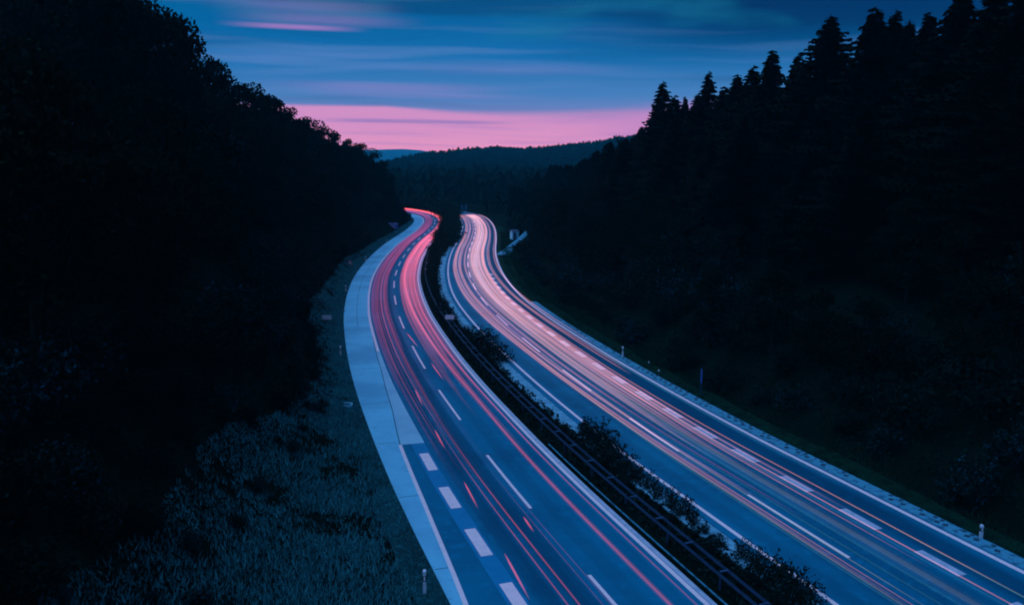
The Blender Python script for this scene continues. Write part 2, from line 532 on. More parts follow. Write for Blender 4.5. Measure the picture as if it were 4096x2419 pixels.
M['leaf'] = mat('broad_leaves', (0.0010, 0.0070, 0.0030), 0.8, 0.02, [(0.25, (0.0012, 0.009, 0.004), 0.4, 0.7)], island=(0.0014, 0.0100, 0.0048), pale=((0.004, 0.036, 0.046), .28, .35, .35))
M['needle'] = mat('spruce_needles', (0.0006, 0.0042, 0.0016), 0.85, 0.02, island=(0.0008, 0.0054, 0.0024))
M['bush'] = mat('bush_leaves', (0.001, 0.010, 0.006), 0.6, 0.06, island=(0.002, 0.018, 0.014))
M['bramble'] = mat('bramble_leaves', (0.0008, 0.0065, 0.0032), 0.7, 0.03, [(0.10, (0.008, 0.055, 0.070), 0.56, 0.76)], island=(0.002, 0.016, 0.013), pale=((0.006, 0.058, 0.080), .30, .4, .9))  # bluish noise patches put sky highlights on the leaf tips into the colour
M['bark'] = mat('bark', (0.005, 0.010, 0.006), 0.9, 0.1, [(4.0, (0.010, 0.016, 0.010), 0.4, 0.7)])
M['dry'] = mat('dry_grass', (0.010, 0.13, 0.14), 0.85, 0.05, [(0.32, (0.003, 0.048, 0.054), 0.44, 0.62)], island=(0.05, 0.34, 0.36))
M['green'] = mat('green_grass', (0.0015, 0.026, 0.014), 0.85, 0.05, [(0.5, (0.001, 0.013, 0.008), 0.4, 0.65)], island=(0.003, 0.042, 0.022))
M['wood'] = mat('far_wood', (0.0008, 0.009, 0.005), 0.9, 0.04, [(0.02, (0.0015, 0.016, 0.014), 0.45, 0.6)], island=(0.0015, 0.018, 0.012))


def trail_mat(name, colour, strength):
    """the light itself: adds its glow to what lies behind it"""
    m = bpy.data.materials.new(name)
    m.use_nodes = True
    t = m.node_tree
    t.nodes.clear()
    em = nd(t, 'ShaderNodeEmission')
    em.inputs[0].default_value = (*colour, 1)
    at = nd(t, 'ShaderNodeAttribute', attribute_name='glow')
    q = G(t)
    t.links.new(q.m('MULTIPLY', at.outputs['Fac'], strength), em.inputs[1])
    tr = nd(t, 'ShaderNodeBsdfTransparent')
    a = nd(t, 'ShaderNodeAddShader')
    t.links.new(em.outputs[0], a.inputs[0]); t.links.new(tr.outputs[0], a.inputs[1])
    o = nd(t, 'ShaderNodeOutputMaterial')
    t.links.new(a.outputs[0], o.inputs[0])
    m.cycles.emission_sampling = 'NONE'
    return m


M['tail'] = trail_mat('tail_light_red', (1.0, 0.13, 0.19), 0.74)
M['tail_m'] = trail_mat('tail_light_magenta', (0.62, 0.07, 0.28), 0.85)
M['head'] = trail_mat('head_light_pink', (1.0, 0.38, 0.45), 0.48)
M['head_w'] = trail_mat('head_light_pale', (1.0, 0.52, 0.57), 0.37)
M['amber'] = trail_mat('amber_light', (1.0, 0.33, 0.27), 0.55)
M['olive'] = trail_mat('dim_olive_light', (0.36, 0.34, 0.14), 0.7)
M['tealt'] = trail_mat('dim_teal_light', (0.08, 0.30, 0.26), 0.8)

# ------------------------------------------------------------------ ground
xs = np.unique(np.r_[np.arange(-150, 150.1, 2.5), np.linspace(150, 420, 28), -np.linspace(150, 420, 28), np.r_[np.linspace(420, 4000, 44), np.linspace(4200, 10300, 30)], -np.r_[np.linspace(420, 4000, 44), np.linspace(4200, 10300, 30)]])
ys = np.unique(np.r_[np.arange(-60, 400, 3.0), np.linspace(400, 900, 40), np.linspace(900, 2200, 60), np.linspace(2200, 9850, 70)])
XX, YY = np.meshgrid(xs, ys)
ZZ = height(XX.ravel(), YY.ravel())
me = bpy.data.meshes.new('ground')
nx, ny = len(xs), len(ys)
idx = np.arange(nx * ny).reshape(ny, nx)
fa = np.stack([idx[:-1, :-1], idx[:-1, 1:], idx[1:, 1:], idx[1:, :-1]], -1).reshape(-1, 4)
me.from_pydata(np.stack([XX.ravel(), YY.ravel(), ZZ], 1).tolist(), [], fa.tolist())
me.materials.append(M['soil'])
me.polygons.foreach_set('use_smooth', [True] * len(me.polygons))
ground = bpy.data.objects.new('ground', me)
COL.objects.link(ground)
tag(ground, kind='structure')
ZG = ZZ.reshape(ny, nx)


def hgrid(x, y):
    """height of the ground sheet as built"""
    x = np.atleast_1d(np.asarray(x, float)); y = np.atleast_1d(np.asarray(y, float))
    i = np.clip(np.searchsorted(xs, x, 'right') - 1, 0, nx - 2); k = np.clip(np.searchsorted(ys, y, 'right') - 1, 0, ny - 2)
    u = np.clip((x - xs[i]) / (xs[i + 1] - xs[i]), 0, 1); v = np.clip((y - ys[k]) / (ys[k + 1] - ys[k]), 0, 1)
    return (ZG[k, i] * (1 - u) + ZG[k, i + 1] * u) * (1 - v) + (ZG[k + 1, i] * (1 - u) + ZG[k + 1, i + 1] * u) * v


def h1(x, y):
    return float(hgrid(x, y)[0])



# ------------------------------------------------------------------ roads and markings
def strip(path, s0, s1, o0, o1, z, step=2.0, skirt=0.0, mb=None):
    """a sheet between two offsets (numbers or functions of s)"""
    mb = mb or MB()
    n = max(2, int((s1 - s0) / step) + 1)
    sv = np.linspace(s0, s1, n)
    f0 = o0(sv) if callable(o0) else np.full(n, o0)
    f1 = o1(sv) if callable(o1) else np.full(n, o1)
    a, b = path.at(sv, f0), path.at(sv, f1)
    rows = [np.c_[a, np.full(n, z)], np.c_[b, np.full(n, z)]]
    if skirt:
        rows = [np.c_[a, np.full(n, z - skirt)]] + rows + [np.c_[b, np.full(n, z - skirt)]]
    k = len(rows)
    vs = np.stack(rows, 1).reshape(-1, 3)
    o_ = [f0, f1] if k == 2 else [f0, f0, f1, f1]
    mb.across = getattr(mb, 'across', []) + np.stack(o_, 1).ravel().tolist()
    mb.along = getattr(mb, 'along', []) + np.repeat(sv, k).tolist()
    fs = [(i*k + j, i*k + j + 1, (i+1)*k + j + 1, (i+1)*k + j) for i in range(n - 1) for j in range(k - 1)]
    mb.add(vs, fs)
    return mb


SL0, SL1 = 0.5, LANE.s[-1] - 1
SR0, SR1 = 0.5, INNER.s[-1] - 1


def taper(sv):        # left limit of the opening lane: it narrows to the edge line by y = 97
    y = np.interp(sv, LANE.s, LANE.p[:, 1])
    return np.interp(y, [20, 30, 34, 38.6, 42.3, 46.5, 51.5, 56.4, 64, 76, 97, 400], [-7.0, -6.5, -6.15, -5.82, -5.6, -5.38, -5.2, -5.05, -4.45, -3.95, -3.62, -3.62])


s_end = sL(56.0)               # where the merging lane's asphalt begins beside the concrete
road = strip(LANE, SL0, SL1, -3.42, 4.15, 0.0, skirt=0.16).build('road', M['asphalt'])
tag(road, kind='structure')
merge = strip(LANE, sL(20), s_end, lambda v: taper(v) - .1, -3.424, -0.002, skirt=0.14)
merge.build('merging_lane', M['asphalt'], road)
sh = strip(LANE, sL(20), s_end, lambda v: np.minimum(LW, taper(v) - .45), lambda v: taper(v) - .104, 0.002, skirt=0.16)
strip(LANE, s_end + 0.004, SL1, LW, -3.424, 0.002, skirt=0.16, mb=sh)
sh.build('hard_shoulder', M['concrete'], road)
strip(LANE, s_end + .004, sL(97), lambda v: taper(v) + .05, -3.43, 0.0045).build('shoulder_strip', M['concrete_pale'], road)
j = strip(LANE, s_end, sL(97), lambda v: taper(v) - .03, lambda v: taper(v) + .03, 0.006)
strip(LANE, sL(97), sL(240), -5.1, -5.06, 0.006, mb=j)
for y_ in (39, 47.5, 56.5, 66, 77, 91, 108, 128):
    s_ = sL(y_)
    j2 = strip(LANE, s_, s_ + 0.05, LW + 0.05, float(taper(s_)[()]) - .15 if y_ < 97 else -3.8, 0.007, step=0.05, mb=j)
j.build('shoulder_joints', M['joint'], road)
strip(LANE, SL0, sL(56), -4.35, -3.43, 0.003).build('resurfaced_strip', M['patch'], road)
e = strip(LANE, sL(20), s_end, lambda v: taper(v) - .12, lambda v: taper(v) + .10, 0.009)
strip(LANE, sL(84), SL1, -3.72, -3.46, 0.008, mb=e)
e.build('edge_line', M['paint'], road)
strip(LANE, SL0, SL1, 3.62, 3.86, 0.006).build('inner_edge_line', M['paint'], road)
strip(LANE, SL0, SL1, 3.90, 4.14, 0.005).build('inner_margin', M['paint_old'], road)
dl_ = MB()
starts = [(27.5, 36.45), (44.06, 52.62), (60.2, 68.53), (75.92, 85.65), (94.9, 102.63), (111.31, 118.97), (126.5, 133.91), (140.53, 147.67), (154.09, 160.68), (166.79, 173.38)]
starts += [(173.4 + 6.5 + 13 * k, 173.4 + 13 + 13 * k) for k in range(10)]
for a_, b_ in starts:
    strip(LANE, sL(a_), sL(b_), -0.09, 0.09, 0.006, mb=dl_)
dl_.build('lane_dashes', M['paint'], road)
bl = MB()
for a_, b_ in ((51.0, 54.0), (45.25, 48.25), (39.6, 42.6), (34.0, 36.9), (28.6, 31.4)):
    strip(LANE, sL(a_), sL(b_), -4.16, -3.56, 0.008, mb=bl)
bl.build('block_markings', M['paint'], road)

road2 = strip(INNER, SR0, SR1, -0.55, lambda s_: r_edge(s_) + 0.30, 0.0, skirt=0.16).build('road', M['asphalt_right'])
tag(road2, kind='structure')
strip(INNER, SR0, SR1, -0.12, 0.12, 0.006).build('inner_edge_line', M['paint'], road2)
strip(INNER, SR0, SR1, lambda s_: r_edge(s_) - 0.14, lambda s_: r_edge(s_) + 0.14, 0.006).build('edge_line', M['paint'], road2)
dl_ = MB()
for a_, b_ in [(22.0, 30.0), (37.0, 44.8), (52.24, 59.63), (67.27, 74.5), (82, 89)] + [(96 + 14 * k, 103 + 14 * k) for k in range(13)]:
    strip(INNER, sR(a_), sR(b_), 3.50, 3.68, 0.006, mb=dl_)
dl_.build('lane_dashes', M['paint'], road2)
bl = MB()
for a_, b_ in [(28.9, 31.5), (34.0, 36.5), (39.0, 41.6), (44.1, 46.5), (49.0, 51.5), (53.8, 56.4), (58.7, 61.2)] + [(63.6 + 5.1 * k, 66.1 + 5.1 * k) for k in range(16)]:
    strip(INNER, sR(a_), sR(b_), 6.95, 7.50, 0.008, mb=bl)
bl.build('block_markings', M['paint_old'], road2)

# cobbled gutter beside the right carriageway: stones set in two rows
gut = MB()
strip(INNER, SR0, sR(112), lambda s_: r_edge(s_) + 0.31, lambda s_: r_edge(s_) + 1.25, 0.02, skirt=0.14, mb=gut)
gutter = gut.build('gutter_pavement', M['cobble'])
tag(gutter, kind='structure')
tooth = MB()
for s_ in np.arange(sR(22), sR(100), 0.95):
    s_ += rng.uniform(-.3, .3)
    if rng.uniform() < .25: continue
    p = INNER.at(s_, r_edge(s_) + 0.72 + rng.uniform(-.14, .14))[0]
    tooth.box((p[0], p[1], 0.03), (0.22, 0.24, 0.045), INNER.heading(s_) + 0.5)
    p = INNER.at(s_ + 0.5, r_edge(s_) + 1.05)[0]
    tooth.box((p[0], p[1], 0.03), (0.16, 0.20, 0.04), INNER.heading(s_))
tooth.build('dark_stones', M['joint'], gutter)

# kerbed drain along the inner edge of the left carriageway, nearest stretch only
kb = strip(LANE, SL0, sL(53.5), 4.47, 4.525, 0.04, skirt=0.06)
kerb = kb.build('kerb', M['cobble'])
tag(kerb, kind='structure')
mg = strip(INNER, SR0, sR(300), -1.75, -0.56, -0.03, skirt=0.2)
tag(mg.build('gravel_path', M['gravel']), kind='structure')

# side road leaving on the right, far down
SIDE = Path([(-1.9, 172), (-1.1, 180), (0.2, 188), (1.9, 196), (3.9, 204), (6.0, 211)], 4, 1.0)
sv = np.linspace(0, SIDE.s[-1] - .5, 60)
a_, b_ = SIDE.at(sv, -1.25), SIDE.at(sv, 1.25)
hz_ = np.maximum(hgrid(*SIDE.at(sv).T) + .12, .06)
mb = MB()
mb.add(np.stack([np.c_[a_, hz_ - .3], np.c_[a_, hz_], np.c_[b_, hz_], np.c_[b_, hz_ - .3]], 1).reshape(-1, 3), [(i * 4 + j, i * 4 + j + 1, i * 4 + j + 5, i * 4 + j + 4) for i in range(59) for j in range(3)])
tag(mb.build('side_road', M['cobble']), kind='structure')


# ------------------------------------------------------------------ light trails (long exposure: the lamps' path is the light)
def trail(path, y0, y1, off, z, r, m, glow, label, group, flat=1.0, name='light_trail', wob=0.04):
    """off: where in the lane the lamp is seen against the road, metres right of the path, or [(y, off), ...]"""
    s0, s1 = path.s_at_y(y0), (path.s_at_y(y1) if y1 < 318 else path.s[-1] - 2)
    n = max(8, int((s1 - s0) / 2.0))
    sv = np.linspace(s0, s1, n)
    ph = rng.uniform(0, 6)
    yy = np.interp(sv, path.s, path.p[:, 1])
    if isinstance(off, (int, float)): off = [(0, off)]
    offv = np.interp(yy, [o_[0] for o_ in off], [o_[1] for o_ in off])
    P_ = path.at(sv); N_ = np.stack([np.interp(sv, path.s, path.n[:, 0]), np.interp(sv, path.s, path.n[:, 1])], 1)
    offv = offv - z / CAMH * (P_ * N_).sum(1) * np.clip((330 - yy) / 60, 0, 1) + wob * np.sin(sv / 17 + ph) + wob * np.sin(sv / 41 + 2 * ph)
    for _ in range(12): offv[1:-1] = .25 * offv[:-2] + .5 * offv[1:-1] + .25 * offv[2:]
    pts = np.c_[path.at(sv, offv), np.full(n, z) + 0.02 * np.sin(sv / 9 + ph)]
    rr = np.interp(yy, [20, 60, 100, 150, 300], [0.5, 0.75, 1.35, 1.9, 2.2]) * r
    gl = np.interp(yy, [g_[0] for g_ in glow], [g_[1] for g_ in glow])
    gl = gl * np.interp(sv, [path.s_at_y(200), path.s_at_y(275), path.s_at_y(310)], [1, .8, .5])
    fade = np.clip((sv - s0) / 4.0, 0, 1) * np.clip((s1 - sv) / 4.0, 0, 1)
    k = 8
    mb = MB()
    mb.tube(pts, rr * .85, n=k, cap=False, flat=flat)
    mb.tube(pts, rr * 1.9, n=k, cap=False, flat=flat)         # the glow round the lamp's path
    o = mb.build(name, m, smooth=True, attr=np.r_[np.repeat(gl * fade * .78, k), np.repeat(gl * fade * .13, k)])
    tag(o, label, 'light trail', group)
    return o


GL = 'red tail light trails along the left carriageway'
GR = 'pale headlight trails along the right carriageway'
# left carriageway, outer lane: one strong trail to the bottom of the picture, one thin beside it
trail(LANE, 22, 400, [(36, 2.12), (65, 2.42), (92, 1.9), (150, 1.5)], 0.75, 0.11, M['tail'], [(20, .12), (45, .20), (90, .28), (300, .26)], 'thickest red light trail in the overtaking lane, running to the bottom edge', GL)
trail(LANE, 22, 400, [(36, 3.15), (65, 3.2), (150, 2.9)], 0.75, 0.05, M['tail'], [(20, .06), (45, .14), (62, .30), (90, .3), (300, .26)], 'thin red light trail nearest the inner edge line of the left carriageway', GL)
trail(LANE, 50, 400, [(50, 2.62), (92, 2.5), (150, 2.4)], 0.75, 0.06, M['tail'], [(50, 0), (70, .10), (110, .24), (300, .26)], 'red light trail between the thickest one and the thin inner one', GL)
for k, o_ in enumerate((1.0, 1.2, 1.4, 1.62, 1.82, 2.02, 2.32, 2.55, 2.78, 3.0, 3.2)):
    trail(LANE, 58 + 6 * (k % 4), 400, [(60, o_ + .25), (92, o_ + .1), (150, o_)], 0.75, 0.085, M['tail'], [(56, 0), (80, .08), (105, .18), (150, .24), (330, .24)], 'red light trail in the dense far bundle of the overtaking lane, fading out nearby', GL)
for k, (o_, y_, r_) in enumerate(((-2.95, 66, .05), (-2.75, 50, .065), (-2.45, 70, .065), (-2.05, 48, .04), (-1.8, 72, .05), (-1.45, 46, .045), (-1.15, 64, .05), (-.95, 80, .04))):
    trail(LANE, y_, 400, [(70, o_ - .1), (150, o_)], 0.75, r_, M['tail_m'], [(45, 0.02), (70, .06), (100, .13), (200, .17), (300, .20)], 'magenta light trail in the dense far bundle of the slow lane, fading out nearby', GL)
for k, (o_, y_) in enumerate(((-2.35, 52), (-1.75, 54), (-1.35, 58))):
    trail(LANE, y_, 400, o_, 0.75, .045, M['tail'], [(50, 0), (62, .10), (100, .16), (300, .14)], 'thin rose light trail threading the far slow lane, fading out nearby', GL)
trail(LANE, 22, 66, -1.38, 0.75, 0.045, M['tail'], [(20, .14), (40, .22), (52, .10), (66, 0)], 'right one of two thin red trails in the near slow lane', GL)
trail(LANE, 22, 60, -1.82, 0.75, 0.042, M['tail'], [(20, .14), (38, .17), (60, 0)], 'left one of two thin red trails in the near slow lane', GL)
trail(LANE, 22, 50, -0.45, 0.75, 0.03, M['tail_m'], [(20, .05), (40, .08), (50, 0)], 'faint violet trail just left of the nearest lane dash', GL)
trail(LANE, 22, 46, -0.12, 0.75, 0.03, M['tail_m'], [(20, .06), (40, .08), (46, 0)], 'faint violet trail crossing the nearest lane dash', GL)
for k, (o_, w_) in enumerate(((-2.7, .30), (-1.3, .35), (-0.3, .25))):
    trail(LANE, 40, 150, o_, 1.0, w_, M['tail_m'], [(40, 0), (60, .006), (90, .014), (150, .0)], ('broad dim violet band over the left wheel track of the slow lane', 'broad dim violet band along the middle of the slow lane', 'broad dim violet band beside the lane dashes')[k], GL, flat=0.3)

# turn signals that blinked: short separate flashes
GI = 'blinking turn signal flashes on the left carriageway'


def flash(a, b, label):
    p0, p1 = at_px(*a, 0.8), at_px(*b, 0.8)
    t = np.linspace(0, 1, 14)[:, None]
    pts = p0 + (p1 - p0) * t
    rr = 0.036 * np.sin(np.pi * np.clip(t[:, 0] * 0.9 + 0.08, 0, 1)) ** 0.7 + 0.01
    mb = MB()
    mb.tube(pts, rr, n=8, cap=False)
    o = mb.build('light_trail', M['tail'], smooth=True, attr=np.repeat(np.interp(t[:, 0], [0, .2, .7, 1], [.08, .36, .26, .02]), 8))
    tag(o, label, 'light trail', GI)


z3 = lambda x, y: (1200 + .7543 * x, 1300 + .7543 * y)
flash(z3(565, 40), z3(628, 118), 'short pink flash beside the far end of the third lane dash')
flash(z3(695, 200), z3(762, 292), 'short pink flash between the second and third lane dash, in the outer lane')
flash(z3(610, 340), z3(652, 428), 'farthest short pink flash on the slow lane, beside the concrete shoulder')
flash(z3(715, 555), z3(768, 655), 'short pink flash just past the end of the concrete shoulder')
flash(z3(870, 830), z3(945, 972), 'short pink flash beside the second white block marking')
flash(z3(1085, 1210), z3(1218, 1455), 'longest short pink flash, beside the nearest white block marking')
flash(z3(1185, 1015), z3(1240, 1095), 'faint short flash just below the near lane dash')

# right carriageway: the stream drifts a little to the right within its lanes as it comes nearer
def rt_(y0, pts, r, m, glow, label, z=0.65, **kw):
    trail(INNER, y0, 296, pts, z, r, M[m], glow, label, GR, **kw)


rt_(30, [(36, 2.75), (50, 2.82), (92, 1.95), (148, .95)], .085, 'head', [(28, .0), (40, .14), (60, .34), (92, .46), (300, .42)], 'pale pink headlight trail nearest the inner edge line of the right carriageway')
rt_(24, [(36, 3.0), (50, 3.02), (92, 2.2), (148, 1.15)], .035, 'amber', [(22, .03), (36, .22), (50, .36), (92, .36), (300, .3)], 'thin salmon trail close beside the innermost headlight trail')
rt_(44, [(50, 3.15), (92, 2.42), (148, 1.35)], .07, 'head', [(44, 0), (60, .22), (92, .40), (300, .42)], 'pink trail third from the inner edge line of the right carriageway')
rt_(42, [(50, 3.58), (92, 3.0), (148, 1.9)], .085, 'head', [(40, .0), (55, .34), (80, .46), (300, .42)], 'pale pink trail covering the lane dashes of the right carriageway')
rt_(52, [(60, 3.7), (92, 3.3), (148, 2.15)], .04, 'head', [(50, .0), (66, .26), (92, .42), (300, .42)], 'pink trail just right of the one covering the lane dashes')
rt_(30, [(36, 3.35), (50, 3.4)], .025, 'olive', [(28, .1), (40, .4), (60, .4), (90, 0)], 'thin straw coloured trail left of the lane dashes')
rt_(27, [(36, 2.55), (50, 2.6)], .028, 'olive', [(26, .15), (40, .35), (60, .4), (90, 0)], 'thin straw coloured trail nearest the median bushes')
rt_(40, [(50, 4.35), (92, 3.6), (148, 2.5)], .045, 'tail_m', [(38, .03), (60, .16), (92, .18), (120, .05), (300, .0)], 'thin violet trail right of the lane dashes')
rt_(58, [(60, 4.3), (92, 4.05), (148, 2.85)], .08, 'head', [(56, .0), (80, .28), (110, .40), (300, .42)], 'pink trail between the lane dashes and the dense bundle')
for k in range(13):
    t_ = k / 12
    far_, mid_o, near_ = 3.45 + 2.95 * t_, 4.62 + 2.6 * t_, 4.95 + 2.3 * t_
    br = 1.0 - .35 * abs(t_ - .5) * 2
    rt_(40 + 5 * (k * 5 % 4) + 9 * (1 - t_), [(50, near_), (92, mid_o), (148, far_)], .072, ('head', 'amber', 'head_w', 'head')[(k * 3) % 4],
        [(46, .03 + .04 * t_), (62, .26), (85, .38 * br), (120, .42 * br), (160, .46 * br), (300, .46)], 'salmon pink trail in the dense bundle filling the middle lane, fading out nearby')
for k, (o1, o2) in enumerate(((4.2, 5.4), (4.6, 5.75), (5.05, 6.1), (5.5, 6.5))):
    rt_(78 + 8 * k, [(92, o2), (148, o1)], .10, 'head_w', [(76, 0), (110, .20), (150, .40), (300, .40)], 'whitish trail in the brightest far bundle of the middle lane, fading out nearby')
rt_(34, [(36, 6.2), (50, 6.2), (92, 6.9), (148, 6.1)], .04, 'amber', [(33, 0), (42, .28), (60, .5), (92, .4), (300, .3)], 'thin salmon trail on the left rim of the white block markings')
rt_(27, [(36, 6.85), (50, 6.72), (92, 7.1), (148, 6.25)], .036, 'amber', [(26, .1), (34, .45), (50, .5), (92, .4), (300, .3)], 'bright salmon trail along the left side of the white block markings')
rt_(40, [(50, 7.2), (92, 7.3), (148, 6.4)], .07, 'head', [(38, .0), (50, .16), (75, .34), (110, .42), (300, .42)], 'pink trail lying over the far white block markings')
rt_(30, [(36, 7.85), (50, 7.8), (92, 7.5), (148, 6.55)], .034, 'amber', [(29, .05), (36, .36), (50, .45), (92, .4), (300, .3)], 'thin salmon trail along the right side of the white block markings')
trail(INNER, 20, 46, 7.85, 0.65, 0.026, M['tealt'], [(20, .3), (32, .4), (46, 0)], 'thin teal trail right of the nearest white block marking', GR)
rt_(69, [(70, 8.75), (92, 8.45), (148, 7.15)], .045, 'head', [(68, .26), (90, .46), (300, .42)], 'pink trail in the merging lane that ends abruptly, lower of a pair')
rt_(71, [(70, 9.0), (92, 8.75), (148, 7.45)], .04, 'head', [(70, .2), (90, .42), (300, .42)], 'pink trail in the merging lane that ends abruptly, upper of a pair')
rt_(80, [(85, 9.95), (110, 9.35), (148, 8.45)], .045, 'head', [(79, .0), (105, .40), (300, .42)], 'outermost pink trail hugging the right edge line far away')
rt_(92, [(92, 9.55), (110, 9.2), (148, 8.75)], .03, 'amber', [(90, .0), (125, .3), (300, .42)], 'thin salmon trail along the right edge line at the far bend')
for k, (o_, y0_, w_, z_) in enumerate(((5.35, 24, .40, 1.0), (4.75, 24, .14, 1.0), (4.05, 24, .09, .9), (6.35, 26, .10, 1.1))):
    trail(INNER, y0_, 110, o_, z_, w_, M['olive' if k in (0,) else 'tealt'], [(20, .02), (34, .07), (55, .10), (80, .07), (110, .0)],
          ('broad dim olive band along the middle lane of the right carriageway', 'dim teal band left of the broad olive one', 'dim teal streak just right of the near lane dash', 'dim teal streak left of the near block markings')[k], GR, flat=0.25)
trail(INNER, 22, 70, 2.35, 0.9, 0.08, M['tealt'], [(20, .03), (34, .10), (50, .10), (70, .0)], 'dim teal streak in the inner lane close to the median', GR, flat=0.3)
trail(INNER, 40, 84, [(40, 9.2), (70, 8.9)], 0.9, 0.06, M['tealt'], [(40, .02), (55, .16), (75, .24), (84, .0)], 'pale teal streak in the merging lane, continuing the broken pink pair', GR, flat=0.3)
# ------------------------------------------------------------------ vegetation builders
def leaf_quads(C, size, n_up=0.35):
    """random leaf-sized quads at points C"""
    n = len(C)
    a = rng.normal(size=(n, 3)); a /= np.linalg.norm(a, axis=1)[:, None]
    b = rng.normal(size=(n, 3)); b[:, 2] += n_up
    b -= (a * b).sum(1)[:, None] * a; b /= np.linalg.norm(b, axis=1)[:, None]
    s = size * rng.uniform(0.6, 1.35, (n, 1))
    a = a * s; b = b * s * 0.62
    return np.stack([C - a, C - 0.15 * a - b, C + a, C - 0.15 * a + b], 1)


def broadleaf(name, H, Wd, n_clump=26, per=95, leaf=0.30, seed=0):
    """crown of many leaf clumps on forked limbs over a tapered trunk"""
    global rng
    keep, rng = rng, np.random.default_rng(100 + seed)
    root = empty(name, (0, 0, 0))
    tr = MB()
    bend = rng.normal(0, 0.25, 2)
    th = H * 0.62
    tz = np.linspace(-0.6, th, 7)
    pts = np.c_[bend[0] * (tz / th) ** 2, bend[1] * (tz / th) ** 2, tz]
    tr.tube(pts, np.interp(tz, [-0.6, 0.4, th], [H * .024, H * .018, H * .006]), 8)
    C = []
    for k in range(n_clump):
        u = rng.uniform(0, 1)
        zc = H * (0.26 + 0.70 * u)
        prof = math.sin(math.pi * min(1, (u * 0.86 + 0.14))) ** 0.6
        rad = Wd * 0.5 * prof * rng.uniform(0.35, 1.0)
        an = k * 2.39996 + rng.uniform(-.5, .5)
        c = np.array([rad * math.cos(an), rad * math.sin(an), zc])
        z0 = max(H * 0.16, zc - rad * 0.9 - H * .04)
        z0 = min(z0, th * 0.97)
        p0 = np.array([np.interp(z0, tz, pts[:, 0]), np.interp(z0, tz, pts[:, 1]), z0])
        mid_ = p0 * .45 + c * .55 + np.array([0, 0, -0.04 * H])
        tr.tube([p0, mid_, c], [H * .006, H * .004, H * .0015], 5)
        cs = Wd * rng.uniform(0.10, 0.19)
        v = rng.normal(size=(per, 3)); v /= np.linalg.norm(v, axis=1)[:, None]
        v *= (rng.uniform(0.25, 1.0, (per, 1)) ** 0.5) * cs * np.array([1.15, 1.15, 0.75])
        C.append(c + v)
    C = np.concatenate(C)
    tr.build('trunk', M['bark'], root, smooth=True)
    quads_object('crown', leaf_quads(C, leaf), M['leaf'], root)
    rng = keep
    return root


def spruce(name, H, Wd, seed=0, thin=1.0):
    """whorls of drooping branches hung with needle sprays"""
    global rng
    keep, rng = rng, np.random.default_rng(300 + seed)
    root = empty(name, (0, 0, 0))
    tr = MB()
    tz = np.linspace(-0.6, H, 9)
    tr.tube(np.c_[np.zeros(9), np.zeros(9), tz], np.interp(tz, [-.6, H], [H * .016, .02]), 8)
    Q = []
    z = H * 0.10
    while z < H * 0.985:
        u = z / H
        R0 = Wd * 0.5 * min(1.0, 1.45 * (1 - u) ** 0.92) * min(1.0, 0.40 + 5.5 * (1 - u)) * rng.uniform(0.85, 1.10) + 0.06
        nb = int(6 + 4 * (1 - u))
        a0 = rng.uniform(0, 6.28)
        for k in range(nb):
            if rng.uniform() > thin: continue
            an = a0 + 6.283 * k / nb + rng.uniform(-.25, .25)
            L = R0 * rng.uniform(0.5, 1.2)
            d = np.array([math.cos(an), math.sin(an), 0]); sd = np.array([-d[1], d[0], 0])
            droop = rng.uniform(0.18, 0.42)
            zz = z + rng.uniform(-.5, .5)
            ns = max(3, int(L / 0.42))
            t = np.linspace(0.08, 1, ns + 1)
            hgt = -droop * L * (t ** 1.2) + 0.16 * L * t ** 3 + (0.05 + 0.55 * max(0, u - .7)) * L * t
            P = d[None] * (L * t)[:, None] + np.array([0, 0, zz]) + np.c_[np.zeros(ns + 1), np.zeros(ns + 1), hgt]
            w = 0.34 * (1 - 0.75 * t) * min(1.4, 0.35 + L * 0.3) + 0.05
            for i in range(ns):
                for sg in (-1, 1):
                    tip = P[i] + sd * sg * w[i] * 1.5 * rng.uniform(.8, 1.3) + d * 0.18 + np.array([0, 0, -0.16 - 0.28 * w[i]])
                    Q.append([P[i], P[i + 1], tip + d * 0.15, tip])
                if rng.uniform() < 0.8:
                    lo = P[i] + np.array([0, 0, -w[i] * rng.uniform(.7, 1.3)])
                    Q.append([P[i], P[i + 1], lo + (P[i + 1] - P[i]) * .6, lo])
            tr.tube([np.array([0, 0, zz]), P[ns // 2], P[-1]], [0.03, 0.02, 0.008], 4, cap=False)
        z += H * rng.uniform(0.008, 0.013) * (0.45 + 0.8 * (1 - u))
    Q.append([(0.06, 0, H - .5), (0, .05, H + .35), (-.06, 0, H - .5), (0, -.05, H - .5)])
    tr.build('trunk', M['bark'], root)
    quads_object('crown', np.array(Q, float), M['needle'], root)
    rng = keep
    return root


